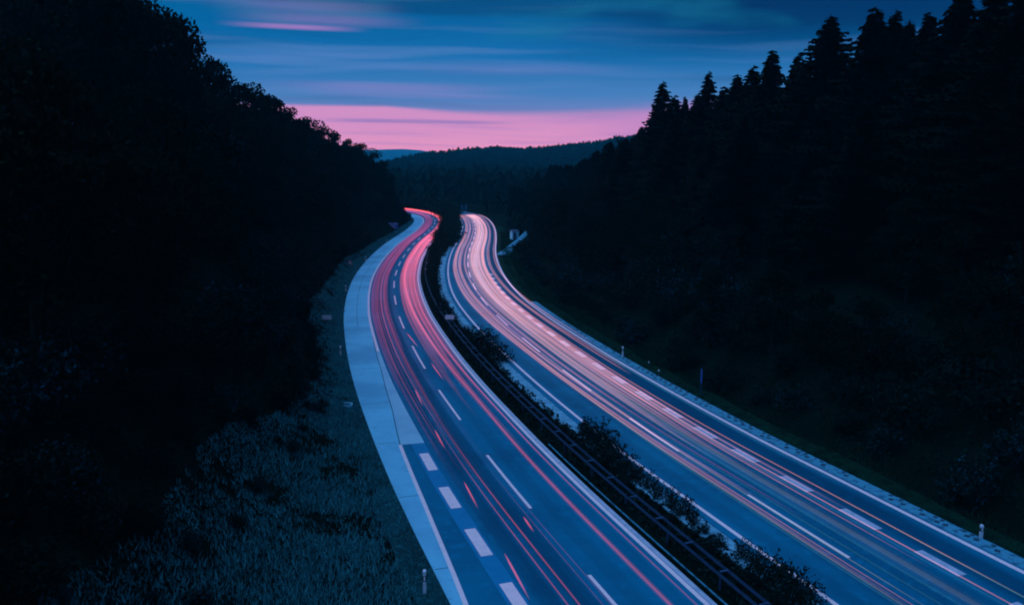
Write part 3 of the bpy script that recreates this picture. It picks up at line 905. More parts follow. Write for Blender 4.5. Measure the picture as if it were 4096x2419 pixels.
def bush(name, H, Wd, n=900, leaf=0.10, seed=0, m='bush'):
    global rng
    keep, rng = rng, np.random.default_rng(500 + seed)
    root = empty(name, (0, 0, 0))
    st = MB(); C = []
    nst = 11
    for k in range(nst):
        an = k * 2.4 + rng.uniform(-.4, .4)
        r_ = Wd * .5 * math.sqrt((k + .6) / nst) * rng.uniform(.75, 1.1)
        top = np.array([r_ * math.cos(an), r_ * math.sin(an), H * rng.uniform(.55, 1.0) * (1 - .45 * (r_ / (Wd * .5)) ** 2)])
        base = np.array([top[0] * .3, top[1] * .3, -.1])
        mid_ = base * .4 + top * .6 + np.array([0, 0, -.08 * H])
        st.tube([base, mid_, top], [.03, .02, .006], 4)
        per = n // nst
        t = rng.uniform(0.25, 1.04, per)[:, None]
        ax = base + (top - base) * t
        C.append(ax + rng.normal(size=(per, 3)) * np.array([.13 * Wd, .13 * Wd, .10 * H]) * (1.15 - .55 * t))
    C = np.concatenate(C); C[:, 2] = np.abs(C[:, 2])
    st.build('stems', M['bark'], root)
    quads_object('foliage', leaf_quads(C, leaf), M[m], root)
    rng = keep
    return root


class Stock:
    """one of each kind, then copies"""
    def __init__(s, makers):
        s.mk = makers; s.first = [None] * len(makers); s.hgt = [m_[1] for m_ in makers]

    def put(s, k, x, y, z, H, rz, label, cat, group, wide=1.0):
        k %= len(s.mk)
        if s.first[k] is None:
            s.first[k] = o = s.mk[k][0]()
        else:
            o = copy_tree(s.first[k])
        sc = H / s.hgt[k]
        o.location = (x, y, z); o.rotation_euler = (0, 0, rz); o.scale = (sc * wide, sc * wide, sc)
        tag(o, label, cat, group)
        return o


BL = Stock([(lambda: broadleaf('broadleaf_tree', 14, 8.5, 30, 150, .20, 1), 14), (lambda: broadleaf('broadleaf_tree', 15, 9.5, 34, 145, .22, 2), 15),
            (lambda: broadleaf('broadleaf_tree', 12, 8.0, 26, 160, .19, 3), 12), (lambda: broadleaf('broadleaf_tree', 16, 8.0, 32, 145, .21, 4), 16)])
SP = Stock([(lambda: spruce('spruce_tree', 20, 8.4, 1), 20), (lambda: spruce('spruce_tree', 20, 7.4, 2), 20),
            (lambda: spruce('spruce_tree', 18, 8.6, 3, .85), 18), (lambda: spruce('spruce_tree', 22, 10.5, 4), 22)])
BU = Stock([(lambda: bush('bush', 2.0, 2.4, 1000, .085, 1), 2.0), (lambda: bush('bush', 2.2, 2.0, 900, .08, 2), 2.2), (lambda: bush('bush', 1.5, 2.6, 1000, .085, 3), 1.5)])
SB = Stock([(lambda: bush('shrub', 3.2, 4.4, 2600, .11, 11, 'bramble'), 3.2), (lambda: bush('shrub', 2.6, 4.8, 2600, .10, 12, 'bramble'), 2.6), (lambda: bush('shrub', 4.2, 4.2, 2800, .12, 13, 'bramble'), 4.2)])

# ------------------------------------------------------------------ left wooded slope
def left_w(y_):
    return np.interp(y_, [24, 30, 38, 43, 47, 51, 55, 59, 64, 69, 74, 86, 95, 104, 115, 130, 158, 178, 211, 300], [15.5, 13.5, 11.1, 10.0, 9.2, 8.0, 6.2, 4.7, 3.7, 2.7, 2.2, 2.6, 3.5, 3.4, 2.9, 2.5, 2.6, 1.7, 1.4, 1.3])


GLF = 'broadleaf trees on the left slope'
sky_l = [  # skyline pixel, depth
    (560, -60, 92), (640, 15, 96), (715, 60, 100), (760, 135, 104), (700, 175, 98), (800, 232, 114), (870, 240, 124), (925, 282, 132), (1005, 308, 146), (1050, 345, 152),
    (1110, 392, 164), (1180, 418, 178), (1245, 452, 190), (1300, 490, 204), (1350, 528, 214), (1405, 548, 228), (1452, 560, 240), (1505, 598, 256), (1540, 650, 270), (1566, 712, 278)]
sky_lab = ['leafy tree cut off by the top edge on the left skyline', 'leafy tree at the top edge where the left skyline starts', 'open crowned tree second below the top edge on the left skyline', 'tree with ragged twigs standing out against the sky, highest on the left skyline',
           'dense tree just under the ragged one on the left skyline', 'low tree in the notch below the ragged tree on the left skyline', 'small rounded tree on the upper part of the left skyline', 'tree with a bumpy top a third of the way down the left skyline',
           'tree with a small knob standing out halfway down the left skyline', 'broad tree just below the knobbed one on the left skyline', 'rounded tree at the middle of the left skyline', 'flat topped tree past the middle of the left skyline', 'tree with fine twigs where the pink band meets the left skyline',
           'dark tree beside the thin violet cloud bar on the left skyline', 'tree with a spiky twig beside the pink glow', 'round tree before the last drop of the left skyline', 'round headed tree at the shoulder of the left hill end', 'tree at the end of the left hill above the far blue ridge',
           'tree at the steep end of the left hill beside the middle hill', 'lowest tree at the foot of the left hill end above the road bend']
for k, ((px, py, yd), lb) in enumerate(zip(sky_l, sky_lab)):
    x, top = at_y(px + 14 - 6400 / yd, py, yd)
    z = h1(x, yd)
    BL.put(k, x, yd, z - .3, max(6.0, top - z + .3), k * 1.7, lb, 'tree', GLF, 0.72 if top - z > 15 else 0.95)


def sky_z(px):       # skyline of the left hill, in the photograph's rows
    return np.interp(px, [p_[0] for p_ in sky_l if p_[1] != 175], [p_[1] for p_ in sky_l if p_[1] != 175])


cand = []
for yd in np.arange(24, 300, 6.2):
    for d in np.arange(5.5, 44, 6.0):
        s_ = sL(min(yd, 300))
        p = LANE.at(s_, LW - d - rng.uniform(-2, 2) - (max(0, 60 - yd) * .16))[0] + rng.normal(0, 1.2, 2)
        cand.append((p[0], p[1], d))
n_l = 0
for (x, yd, d) in cand:
    if yd < 20: continue
    clear = -LANE.dist([(x, yd)], LW)[0]
    if clear < left_w(yd) + (7.5 if 190 < yd < 236 else 4.6): continue
    px = see(x, yd, h1(x, yd) + 8)[0]
    if px < -350 or px > 1600: continue
    z = h1(x, yd)
    H = rng.uniform(9, 15) if d > 10 else rng.uniform(5.5, 9)
    # stay under the skyline
    py_min = sky_z(px + 40) + 30
    H = min(H, at_y(px, py_min, yd)[1] - z)
    if H < 3.5: continue
    if z > CAMH + 0.30 * yd + 6: continue
    BL.put(int(rng.integers(4)), x, yd, z - .3, H, rng.uniform(0, 6.28), 'dark broadleaf tree within the black wooded slope left of the road', 'tree', GLF, 1.0 if H < 9 else .85)
    n_l += 1
for px in np.arange(-140, 500, 44):
    yd = 84 + rng.uniform(-6, 6)
    x, top = at_y(px, -60 - rng.uniform(0, 90), yd); z = h1(x, yd)
    BL.put(int(rng.integers(4)), x, yd, z - .3, max(8, top - z), rng.uniform(0, 6.28), 'tall dark broadleaf tree filling the top left corner', 'tree', GLF, .72)
print('left trees', n_l)

# ------------------------------------------------------------------ right spruce slope
GSP = 'spruces on the right slope'
sky_r = [  # top pixel, depth, kind, wide, label
    (2652, 328, 140, 1, 1.0, 'spruce at the left end of the spruce skyline, beside the pink glow'),
    (2700, 385, 142, 2, 1.0, 'shorter spruce leaning on the leftmost skyline spruce'),
    (2742, 388, 136, 1, .7, 'tiny pointed spruce in the gap right of the leftmost skyline spruce'),
    (2836, 288, 130, 1, .85, 'slender spire shaped spruce standing clear, second group on the right skyline'),
    (2795, 375, 130, 2, 1.0, 'low bushy spruce left of the slender spire'),
    (2900, 350, 124, 2, 1.1, 'low spruce right of the slender spire'),
    (2950, 300, 120, 0, 1.0, 'stepped spruce midway between the slender spire and the pointed cone spruce'),
    (3015, 268, 116, 2, 1.0, 'spruce with forked tops left of the pointed cone spruce'),
    (3092, 202, 110, 0, .95, 'pointed cone shaped spruce left of the tallest rounded one'),
    (3195, 215, 104, 1, .9, 'narrow spruce tucked against the left side of the tallest rounded one'),
    (3325, 66, 98, 3, 1.15, 'tallest broad spruce with a rounded top on the right skyline'),
    (3504, 36, 90, 2, .95, 'spruce with tiered open branches right of the tallest rounded one'),
    (3585, 46, 88, 1, .9, 'pointed spruce between the tiered one and its smaller neighbour'),
    (3640, 85, 86, 1, .8, 'small pointed spruce right of the tiered ones'),
    (3721, 52, 84, 1, .95, 'single pointed spruce in the notch before the tree cut by the top edge'),
    (3850, -40, 78, 3, 1.0, 'huge spruce cut off by the top edge, second from the right corner'),
    (3990, -60, 72, 0, 1.1, 'spruce cut off by the top edge in the right corner'),
    (4110, -80, 68, 3, 1.0, 'spruce half outside the right edge of the picture')]
for k, (px, py, yd, kd, wd, lb) in enumerate(sky_r):
    x, top = at_y(px, py, yd)
    z = h1(x, yd)
    SP.put(kd, x, yd, z - .3, max(5, top - z + .3), k * 2.1, lb, 'tree', GSP, wd * 1.5)
rs = np.array([(2300, 640), (2440, 545), (2510, 530), (2570, 480), (2600, 455), (2652, 400), (2740, 420), (2850, 400), (2950, 380), (3092, 330), (3200, 320), (3325, 250), (3420, 270), (3500, 230), (3700, 160), (3850, 100), (4200, 60)], float)
n_r = 0
for yd in np.arange(34, 300, 6.0):
    for d in np.arange(9, 46, 6.2):
        p = INNER.at(sR(min(yd, 300)), 10.6 + d + rng.uniform(-2, 2))[0] + rng.normal(0, 1.3, 2)
        x, y_ = p
        if y_ < 24: continue
        z = h1(x, y_)
        px = see(x, y_, z + 8)[0]
        if px > 4500: continue
        H = rng.uniform(11, 17) if d > 18 else rng.uniform(5, 9)
        py_min = np.interp(px, rs[:, 0], rs[:, 1]) + 15
        H = min(H, at_y(px, py_min, y_)[1] - z)
        if H < 3: continue
        if d > 18:
            SP.put(int(rng.integers(4)), x, y_, z - .3, H, rng.uniform(0, 6.28), 'dark spruce within the black spruce wood on the right slope', 'tree', GSP, 1.6)
        else:
            BL.put(int(rng.integers(4)), x, y_, z - .3, H, rng.uniform(0, 6.28), 'dark broadleaf tree at the lower edge of the wood on the right slope', 'tree', 'broadleaf trees at the foot of the right slope', 1.05)
        n_r += 1
for px in np.arange(2620, 4260, 44):
    yd = np.interp(px, [2620, 3092, 3504, 3850, 4260], [143, 114, 94, 80, 66]) + rng.uniform(-5, 5)
    x, top = at_y(px, np.interp(px, rs[:, 0], rs[:, 1]) + rng.uniform(8, 55), yd); z = h1(x, yd)
    H = top - z
    if H > 3:
        SP.put(int(rng.integers(4)), x, yd, z - .3, H, rng.uniform(0, 6.28), 'dark spruce within the black spruce wood on the right slope', 'tree', GSP, 1.75)
        n_r += 1
print('right trees', n_r)

# bare sapling on the skyline at the end of the right slope
yd = 185
x, top = at_y(2478, 508, yd)
zb = h1(x, yd)
rt = empty('bare_sapling', (x, yd, zb - .2))
sm = MB()
Hs = top - zb
sm.tube([(0, 0, 0), (.1, 0, Hs * .5), (0, .1, Hs * .82)], [.2, .16, .12], 6)
sm.build('trunk', M['bark'], rt)
tw = MB()
for k in range(26):
    a_ = k * 2.4; z0 = Hs * rng.uniform(.62, .84)
    l_ = rng.uniform(.9, 2.2)
    e_ = np.array([math.cos(a_) * l_ * .8, math.sin(a_) * l_ * .8, z0 + l_ * rng.uniform(.5, 1.0)])
    tw.tube([(0, .05, z0), (e_[0] * .5, e_[1] * .5, z0 + l_ * .3), e_], [.13, .10, .06], 4)
tw.build('crown', M['bark'], rt)
tag(rt, 'thin leafless sapling with spread twigs on the skyline before the spruces', 'tree')

# ------------------------------------------------------------------ shrubs along both verges
GS1, GS2 = 'shrubs along the left verge', 'shrubs along the right verge'
lab_v = 'dark tangled shrub at the edge of the grassy left verge'
for yd in np.arange(31, 300, 3.9):
    for j_ in range(3):
        s_ = sL(yd) + rng.uniform(-1.5, 1.5)
        if 192 < yd < 234 and j_ < 2: continue
        q = LANE.at(s_, LW - left_w(yd) - .9 - np.interp(yd, [30, 60], [.7, .25]) - 2.3 * j_ - rng.uniform(-.5, .6))[0]
        SB.put(int(rng.integers(3)), q[0], q[1], h1(*q) - .15, rng.uniform(1.2, 2.3) + .8 * j_, rng.uniform(0, 6.28), lab_v, 'shrub', GS1, .9)
for yd in np.arange(40, 250, 5.2):
    for j_ in range(3):
        p = INNER.at(sR(yd) + rng.uniform(-2, 2), 10.6 + np.interp(yd, [40, 110, 160, 250], [4.0, 4.0, 4.3, 3.6]) + 3.0 * j_ + rng.uniform(-.7, .7))[0]
        if np.hypot(*(SIDE.p - p).T).min() < 3.4 or (p[1] < 200 and p[1] > 165 and p[0] < 0): continue
        SB.put(int(rng.integers(3)), p[0], p[1], h1(*p) - .15, rng.uniform(1.6, 2.8) + .8 * j_, rng.uniform(0, 6.28), 'dark tangled shrub on the bank above the right grass verge', 'shrub', GS2, 1.0)

for k in range(14):
    yd = 30 + 34 * rng.uniform() ** .8
    u_ = rng.uniform(.75, 1.05)
    q = LANE.at(sL(yd), LW - left_w(yd) * u_)[0]
    SB.put(int(rng.integers(3)), q[0], q[1], h1(*q) - .1, rng.uniform(.5, 1.1), rng.uniform(0, 6.28), 'low weedy tuft growing in the rough grass of the left bank', 'shrub', 'weedy tufts in the left bank', 1.3)
# ------------------------------------------------------------------ median planting
GM = 'bushes planted in the median'


def med(y, off, H, k, label, wide=1.0):
    p = INNER.at(sR(y), off)[0]
    BU.put(k, p[0], p[1], -.15, H, rng.uniform(0, 6.28), label, 'bush', GM, wide)


lone = [(84.5, -1.7, 2.7, 0, 1.0), (82.0, -1.5, 2.5, 1, 1.1), (79.5, -1.4, 1.9, 2, 1.0), (87.5, -2.0, 2.2, 1, 1.0)]
for q in lone: med(*q[:4], 'bushy shrub of the far clump in the median, just below the white board', q[4])
for q in [(56.0, -1.2, 1.9, 1, 1.0), (54.4, -1.3, 2.3, 0, 1.0), (52.8, -1.3, 2.1, 1, 1.05), (51.4, -1.5, 1.7, 2, .9), (57.2, -.95, 1.3, 1, .7)]:
    med(*q[:4], 'upright bush of the middle clump in the median beside the box guard rail', q[4])
for q in [(50.2, -1.5, 1.0, 2, .8), (49.0, -1.35, 1.2, 2, .8), (47.6, -1.25, 1.3, 0, .8), (46.3, -1.3, 1.2, 1, .9), (45.1, -1.2, 1.25, 0, .75), (43.8, -1.2, 1.2, 2, .7), (42.6, -1.35, 1.0, 0, .7), (41.4, -1.4, .9, 1, .7), (40.2, -1.45, .8, 2, .6)]:
    med(*q[:4], 'low loose bush of the near row between guard rail and gravel strip', q[4])
for q in [(38.6, -1.2, 1.2, 0, .8), (37.5, -1.15, 1.4, 1, .9), (36.3, -1.1, 1.5, 0, .9), (35.2, -1.2, 1.6, 2, .8), (34.2, -1.4, 1.5, 1, .9), (33.0, -1.7, 1.4, 0, .9), (36.4, -2.3, 1.2, 2, .8), (34.4, -2.6, 1.3, 2, .8), (31.5, -1.8, 1.3, 1, 1.0)]:
    med(*q[:4], 'dense dark bush of the nearest median clump at the bottom edge', q[4])
for y_ in np.arange(58, 92, 2.1):
    med(y_, -2.1 + rng.uniform(-.3, .3), rng.uniform(.45, .95), int(rng.integers(3)), 'low ragged bush filling the median between the two larger clumps', 1.2)
for y_ in np.arange(28, 58, 1.7):
    med(y_, -2.0 + rng.uniform(-.3, .3), rng.uniform(.4, .8), int(rng.integers(3)), 'knee high ragged growth along the guard rail side of the median', 1.2)
for y_ in np.arange(92, 176, 3.4):
    med(y_, -2.4 + rng.uniform(-.4, .4), rng.uniform(.9, 1.7), int(rng.integers(3)), 'small dark bush of the distant row in the median', 1.0)
for y_ in np.arange(176, 372, 2.6):
    for o_ in (-2.2, -3.6):
        med(min(y_, 382), o_ + (1.1 if y_ > 296 else -.7 if y_ > 215 else 0) + rng.uniform(-.5, .5), np.interp(y_, [176, 196, 265, 292], [1.8, 3.4, 3.6, 5.4]) * rng.uniform(.8, 1.1), int(rng.integers(3)), 'tall dark bush of the far hedge like planting between the two carriageways', 1.0)

# median soil strip lies in the ground sheet; low weeds over it
pts = []
for _ in range(9000):
    y_ = 26 + 170 * rng.uniform() ** 1.7
    s_ = sR(y_)
    pts.append([*INNER.at(s_, rng.uniform(-3.9, -1.3))[0], rng.uniform(-.1, .12)])
q = leaf_quads(np.array(pts), .13)
tag(quads_object('weeds', q, M['bush']), kind='stuff')

# ------------------------------------------------------------------ grass verges, brambles (uncountable)


def blades(P, hgt, wid):
    n = len(P)
    an = rng.uniform(0, 6.283, n)
    d = np.stack([np.cos(an), np.sin(an), np.zeros(n)], 1) * wid
    ln = rng.normal(0, .35, (n, 3)); ln[:, 2] = 1
    h_ = (hgt * rng.uniform(.5, 1.3, n))[:, None]
    return np.stack([P - d, P + d, P + ln * h_], 1)


def scatter(path, off_fn, n, y0, y1, pw=1.0):
    y_ = y0 + (y1 - y0) * rng.uniform(size=n) ** pw
    s_ = np.interp(y_, path.p[:, 1][:int(np.argmax(path.p[:, 1] > 300))], path.s[:int(np.argmax(path.p[:, 1] > 300))])
    p = path.at(s_, off_fn(y_, rng.uniform(size=n)))
    return np.c_[p, hgrid(p[:, 0], p[:, 1])]


P = scatter(LANE, lambda y_, u: LW - .15 - (u * np.interp(y_, [24, 60], [.88, 1.0]) + .15 * u ** 6) * left_w(y_), 190000, 24, 270, 2.4)
keep_ = hnoise(P[:, 0], P[:, 1], 2.6, 4) * .8 + .5 * hnoise(P[:, 0], P[:, 1], .6, 8) + rng.normal(0, .13, len(P)) > .53
P = P[keep_]
hg = np.interp(P[:, 1], [24, 60, 270], [.30, .28, .35])
tag(quads_object('dry_grass', blades(P, hg, np.interp(P[:, 1], [24, 60, 270], [.022, .035, .10])[:, None] * np.ones((1, 3))), M['dry'], nv=3), kind='stuff')
P = scatter(INNER, lambda y_, u: r_edge(np.interp(y_, INNER.p[:400, 1], INNER.s[:400])) + 1.2 + u * 2.8 + u ** 5 * 2.2, 60000, 27, 230, 1.8)
P = P[hnoise(P[:, 0], P[:, 1], 2.2, 5) + rng.normal(0, .2, len(P)) > .28]
hg = np.interp(P[:, 1], [24, 60, 230], [.22, .22, .30])
tag(quads_object('green_grass', blades(P, hg, np.interp(P[:, 1], [24, 60, 230], [.02, .035, .10])[:, None] * np.ones((1, 3))), M['green'], nv=3), kind='stuff')


# turf sheets under the blades, following the ground
def turf(path, o0, o1, y0, y1, m, name):
    mb = MB()
    yv = np.linspace(y0, y1, 200)
    sv = np.array([path.s_at_y(v) for v in yv])
    k = 12
    rows = []
    for s_, v in zip(sv, yv):
        a_, b_ = o0(s_, v), o1(s_, v)
        pp = path.at(np.full(k, s_), np.linspace(a_, b_, k))
        rows.append(np.c_[pp, hgrid(pp[:, 0], pp[:, 1]) + .13])
    vs = np.concatenate(rows)
    fs = [(i*k+j_, i*k+j_+1, (i+1)*k+j_+1, (i+1)*k+j_) for i in range(len(yv)-1) for j_ in range(k-1)]
    mb.add(vs, fs)
    return tag(mb.build(name, m, smooth=True), kind='structure')


M['turf_dry'] = mat('dry_turf', (0.003, 0.056, 0.060), 0.95, 0.05, [(0.32, (0.0015, 0.032, 0.034), 0.44, 0.62), (3.0, (0.012, 0.13, 0.14), 0.52, 0.74), (14.0, (0.002, 0.026, 0.028), 0.52, 0.7)], (8.0, .8, .08))
M['turf_green'] = mat('green_turf', (0.0015, 0.028, 0.015), 0.95, 0.03, [(1.2, (0.0008, 0.013, 0.008), 0.42, 0.62)], (8.0, .8, .08))
turf(LANE, lambda s_, v: LW - .02, lambda s_, v: LW - max(1.0, np.interp(v, [30, 58, 70], [.12, .22, .72]) * left_w(v) - .8 * float(hnoise([v], [3.0], 3.1, 5)[0])), 24, 296, M['turf_dry'], 'lawn_verge')
turf(INNER, lambda s_, v: r_edge(s_) + (1.27 if v < 110 else .32), lambda s_, v: r_edge(s_) + 2.2 + .8 * float(hnoise([v], [9.0], 3.5, 7)[0]), 26, 250, M['turf_green'], 'lawn_verge')

# brambles and leaf litter growing over both slopes
A = scatter(LANE, lambda y_, u: LW - left_w(y_) + 1.0 - u * 22, 52000, 22, 230, 1.8)
A[:, 2] += np.abs(hnoise(A[:, 0], A[:, 1], 3.5, 1)) * rng.uniform(0, 1.3, len(A))
A = A[hnoise(A[:, 0], A[:, 1], 5.0, 6) > .35]
B = scatter(INNER, lambda y_, u: 13.9 + u * 25, 48000, 26, 230, 1.6)
B[:, 2] += np.abs(hnoise(B[:, 0], B[:, 1], 3.5, 2)) * rng.uniform(0, 1.3, len(B))
B = B[hnoise(B[:, 0], B[:, 1], 5.0, 6) > .35]
tag(quads_object('undergrowth', leaf_quads(np.concatenate([A, B]), .11, 1.2), M['bramble']), kind='stuff')


# ------------------------------------------------------------------ far woods (one mass each)
def wood(name, P, hgt, m):
    """one mass of small ragged crowns"""
    Q = []
    for (x, y_, z), H in zip(P, hgt):
        w = H * rng.uniform(.22, .40)
        con = rng.uniform() < .45
        for k in range(16):
            a_ = rng.uniform(0, 6.283); u = rng.uniform(0, 1)
            if con: r_ = w * (1 - u) * rng.uniform(.6, 1.15); zz = z + H * (.1 + .9 * u)
            else: r_ = w * 1.2 * math.sqrt(max(0, 1 - (u * 1.6 - .75) ** 2)) * rng.uniform(.5, 1.1); zz = z + H * (.2 + .75 * u)
            c = np.array([x + r_ * math.cos(a_), y_ + r_ * math.sin(a_), zz])
            t = np.array([-math.sin(a_), math.cos(a_), rng.uniform(-.3, .3)]) * H * .13
            up = np.array([-math.cos(a_) * .5, -math.sin(a_) * .5, 1.0]) * H * rng.uniform(.10, .20)
            Q.append([c - t - up * .6, c + t - up * .7, c + t * .5 + up, c - t * .4 + up * .8])
    return tag(quads_object(name, np.array(Q), m), kind='stuff')


n = 1900
yv = 236 + 494 * rng.uniform(size=n) ** 1.25
xv = rng.uniform(-.22, .42, n) * yv
P2 = np.c_[xv, yv]
dl2 = -LANE.dist(P2, LW); dr2 = INNER.dist(P2, 10.6)
ok = (((dr2 > 5.5) & (xv > -14)) | ((yv > 352) & ((dr2 > 5) | (dl2 > 5))) | (yv > 400))
P2 = P2[ok]
z2 = hgrid(P2[:, 0], P2[:, 1])
hh = np.interp(P2[:, 1], [236, 330, 380, 460, 730], [3.5, 4.5, 8, 12, 15]) * rng.uniform(.7, 1.15, len(P2))
yv = rng.uniform(215, 372, 900); xv = -60 + rng.uniform(0, 110, 900)
P3 = np.c_[xv, yv]
P3 = P3[(INNER.dist(P3, 10.6) > 3.5) & (np.hypot(P3[:, None, 0] - SIDE.p[None, :, 0], P3[:, None, 1] - SIDE.p[None, :, 1]).min(1) > 4)]
z3_ = hgrid(P3[:, 0], P3[:, 1])
wood('valley_woods', np.r_[np.c_[P2, z2 - .5], np.c_[P3, z3_ - .4]], np.r_[hh, rng.uniform(1.6, 4.0, len(P3))], M['wood'])
n = 5200
yv = 730 + 640 * rng.uniform(size=n) ** .75
xv = rng.uniform(-.24, .46, n) * yv
wood('hill_woods', np.c_[xv, yv, height(xv, yv) - .5], rng.uniform(8, 13, n), M['wood'])

# ------------------------------------------------------------------ guard rail in the median: box beam with spacers
gr = empty('guard_rail', (*LANE.at(sL(45), 5.0)[0], -.1))
gx = np.array(gr.location)
tag(gr, 'steel box guard rail with ladder like spacers running through the median', 'guard rail')


def rail_beam(off, s0, s1):
    mb = MB()
    sv = np.linspace(s0, s1, int((s1 - s0) / 2) + 2)
    prof = [(-.025, .63), (.02, .65), (.0, .69), (.02, .73), (-.025, .75)]
    k = len(prof)
    vs = []
    for s_ in sv:
        for (o_, z_) in prof + [(p_[0] - .02, p_[1]) for p_ in prof[::-1]]:
            vs.append([*LANE.at(s_, off + o_)[0], z_])
    kk = 2 * k
    fs = [(i*kk+j_, i*kk+(j_+1) % kk, (i+1)*kk+(j_+1) % kk, (i+1)*kk+j_) for i in range(len(sv)-1) for j_ in range(kk)]
    fs += [tuple(range(kk)), tuple((len(sv)-1)*kk + j_ for j_ in range(kk))[::-1]]
    mb.add(np.array(vs) - gx, fs)
    return mb


o = rail_beam(4.95, sL(26), sL(195)).build('rail', M['metal'], gr)
o = rail_beam(5.50, sL(26), sL(108)).build('rail', M['metal'], gr)
for s_ in np.arange(sL(28), sL(106), 3.0):
    a_ = LANE.at(s_, 5.23)[0]
    mb = MB(); mb.box((a_[0] - gx[0], a_[1] - gx[1], .76 - gx[2]), (.46, .07, .05), LANE.heading(s_))
    mb.build('spacer', M['metal_light'], gr)
for s_ in np.arange(sL(28), sL(150), 4.8):
    a_ = LANE.at(s_ + 1.2, 5.05)[0]
    mb = MB(); mb.box((a_[0] - gx[0], a_[1] - gx[1], .25 - gx[2] - .05), (.06, .10, .80), LANE.heading(s_))
    mb.build('post', M['metal'], gr)

# ------------------------------------------------------------------ delineator posts
GD = 'white delineator posts beside the road'


def delineator():
    root = empty('delineator_post', (0, 0, 0))
    b = MB()
    prof = [(-.06, -.05), (.06, -.05), (.05, .05), (0, .075), (-.05, .05)]
    k = len(prof)

    def seg(mb, z0, z1, sc=1.0, lean=0):
        vs = [(x * sc, y * sc, z0) for x, y in prof] + [(x * sc, y * sc, z1 + lean * y) for x, y in prof]
        mb.add(vs, [tuple(range(k))[::-1], tuple(range(k, 2 * k))] + [(i, (i+1) % k, k + (i+1) % k, k + i) for i in range(k)])
    seg(b, -.2, 1.02, 1.0, .4)
    b.build('post_body', M['white'], root)
    c = MB(); seg(c, .60, .84, 1.04)
    c.build('black_band', M['black'], root)
    r_ = MB(); r_.box((0, -.055, .73), (.05, .012, .17))
    r_.build('reflector', M['reflector'], root)
    return root


DP = None
posts = [(z3(662, 1425), 1.15, 'nearest white delineator post with black band at the bottom of the left verge'),
         ((1363, 1425), 1.05, 'white delineator post on the left verge below the white board'),
         ((1384, 1166), 1.0, 'white delineator post on the left verge between the board and the triangle sign'),
         ((1463, 1045), 1.0, 'white delineator post on the left verge just past the triangle sign'),
         ((1548, 975), 1.0, 'farthest white delineator post on the left verge'),
         ((2490, 1424), 1.0, 'white delineator post on the right verge opposite the median clump'),
         ((3923, 2150), .75, 'white delineator post with two pale dots near the bottom right corner')]
for k, ((px, py), hs, lb) in enumerate(posts):
    p = at_px(px, py, 0.0)
    z = h1(p[0], p[1])
    if DP is None:
        DP = o = delineator()
    else:
        o = copy_tree(DP)
    o.location = (p[0], p[1], max(z, -.12)); o.scale = (1.25, 1.25, hs)
    tag(o, lb, 'post', GD)


# small reflector studs and litter glints on the right verge
GF = 'small reflectors on short stakes along the right verge'
for k, ((px, py), lb) in enumerate((((2635, 1478), 'brightest small reflector stake on the right verge past the tall pole'), ((2595, 1445), 'small dim reflector stake beyond the brightest one on the right verge'),
                                    ((1708, 1049), 'upper small reflector stake by the far end of the guard rail'), ((1703, 1073), 'lower small reflector stake by the far end of the guard rail'))):
    p = at_px(px, py, .5); z = h1(p[0], p[1])
    root = empty('reflector_stake', (p[0], p[1], z))
    mb = MB(); mb.box((0, 0, .2), (.04, .04, .55)); mb.build('stake', M['metal'], root)
    mb = MB(); mb.box((0, -.03, .52), (.12, .03, .14)); mb.build('reflector', M['reflector'], root)
    tag(root, lb, 'reflector', GF)


# ------------------------------------------------------------------ signs
def board_sign(px, py, yd, w, h, label, name='kilometre_board', cat='sign', m='white', legs=(.0,), stripes=None, group=None, rows=None):
    """flat board on posts; (px, py) is its centre in the photograph"""
    x, zc = at_y(px, py, yd)
    zg = h1(x, yd)
    root = empty(name, (x, yd, zg))
    mb = MB()
    ch = .06 * min(w, h)
    mb.box((0, 0, zc - zg), (w, .04, h))
    mb.build('board', M[m], root)
    for lx in legs:
        mb = MB()
        mb.tube([(lx * w, .07, -.3), (lx * w, .07, zc - zg + h * .4)], [.045, .045], 8)
        mb.build('post', M['metal'], root)
    if rows:
        for (cx, cz, ww, hh) in rows:
            mb = MB(); mb.box((cx * w, -.026, zc - zg + cz * h), (ww * w, .010, hh * h))
            mb.build('lettering_row', M['white'], root)
    tag(root, label, cat, group)
    return root


board_sign(1307, 1269, 96, 1.05, .52, 'small blank white board on a post at the left verge', legs=(.0,), group='small white boards beside the carriageways')
board_sign(1799, 1268, 94, .98, .50, 'small blank white board on a post in the median', legs=(.0,), group='small white boards beside the carriageways')
board_sign(1568, 907, 232, 3.3, 2.2, 'large blue direction sign with white lines at the left road bend', 'direction_sign', 'sign', 'blue', (-.35, .35),
           rows=[(-.22, .36, .46, .09), (-.10, .12, .62, .09), (.28, .36, .30, .09), (-.06, -.12, .70, .09), (0, -.36, .86, .09)])
board_sign(1719, 842, 320.6, 1.7, .75, 'tiny pale yellow board beside the far road bend', 'yellow_board', 'sign', 'yellow', (-.3, .3))

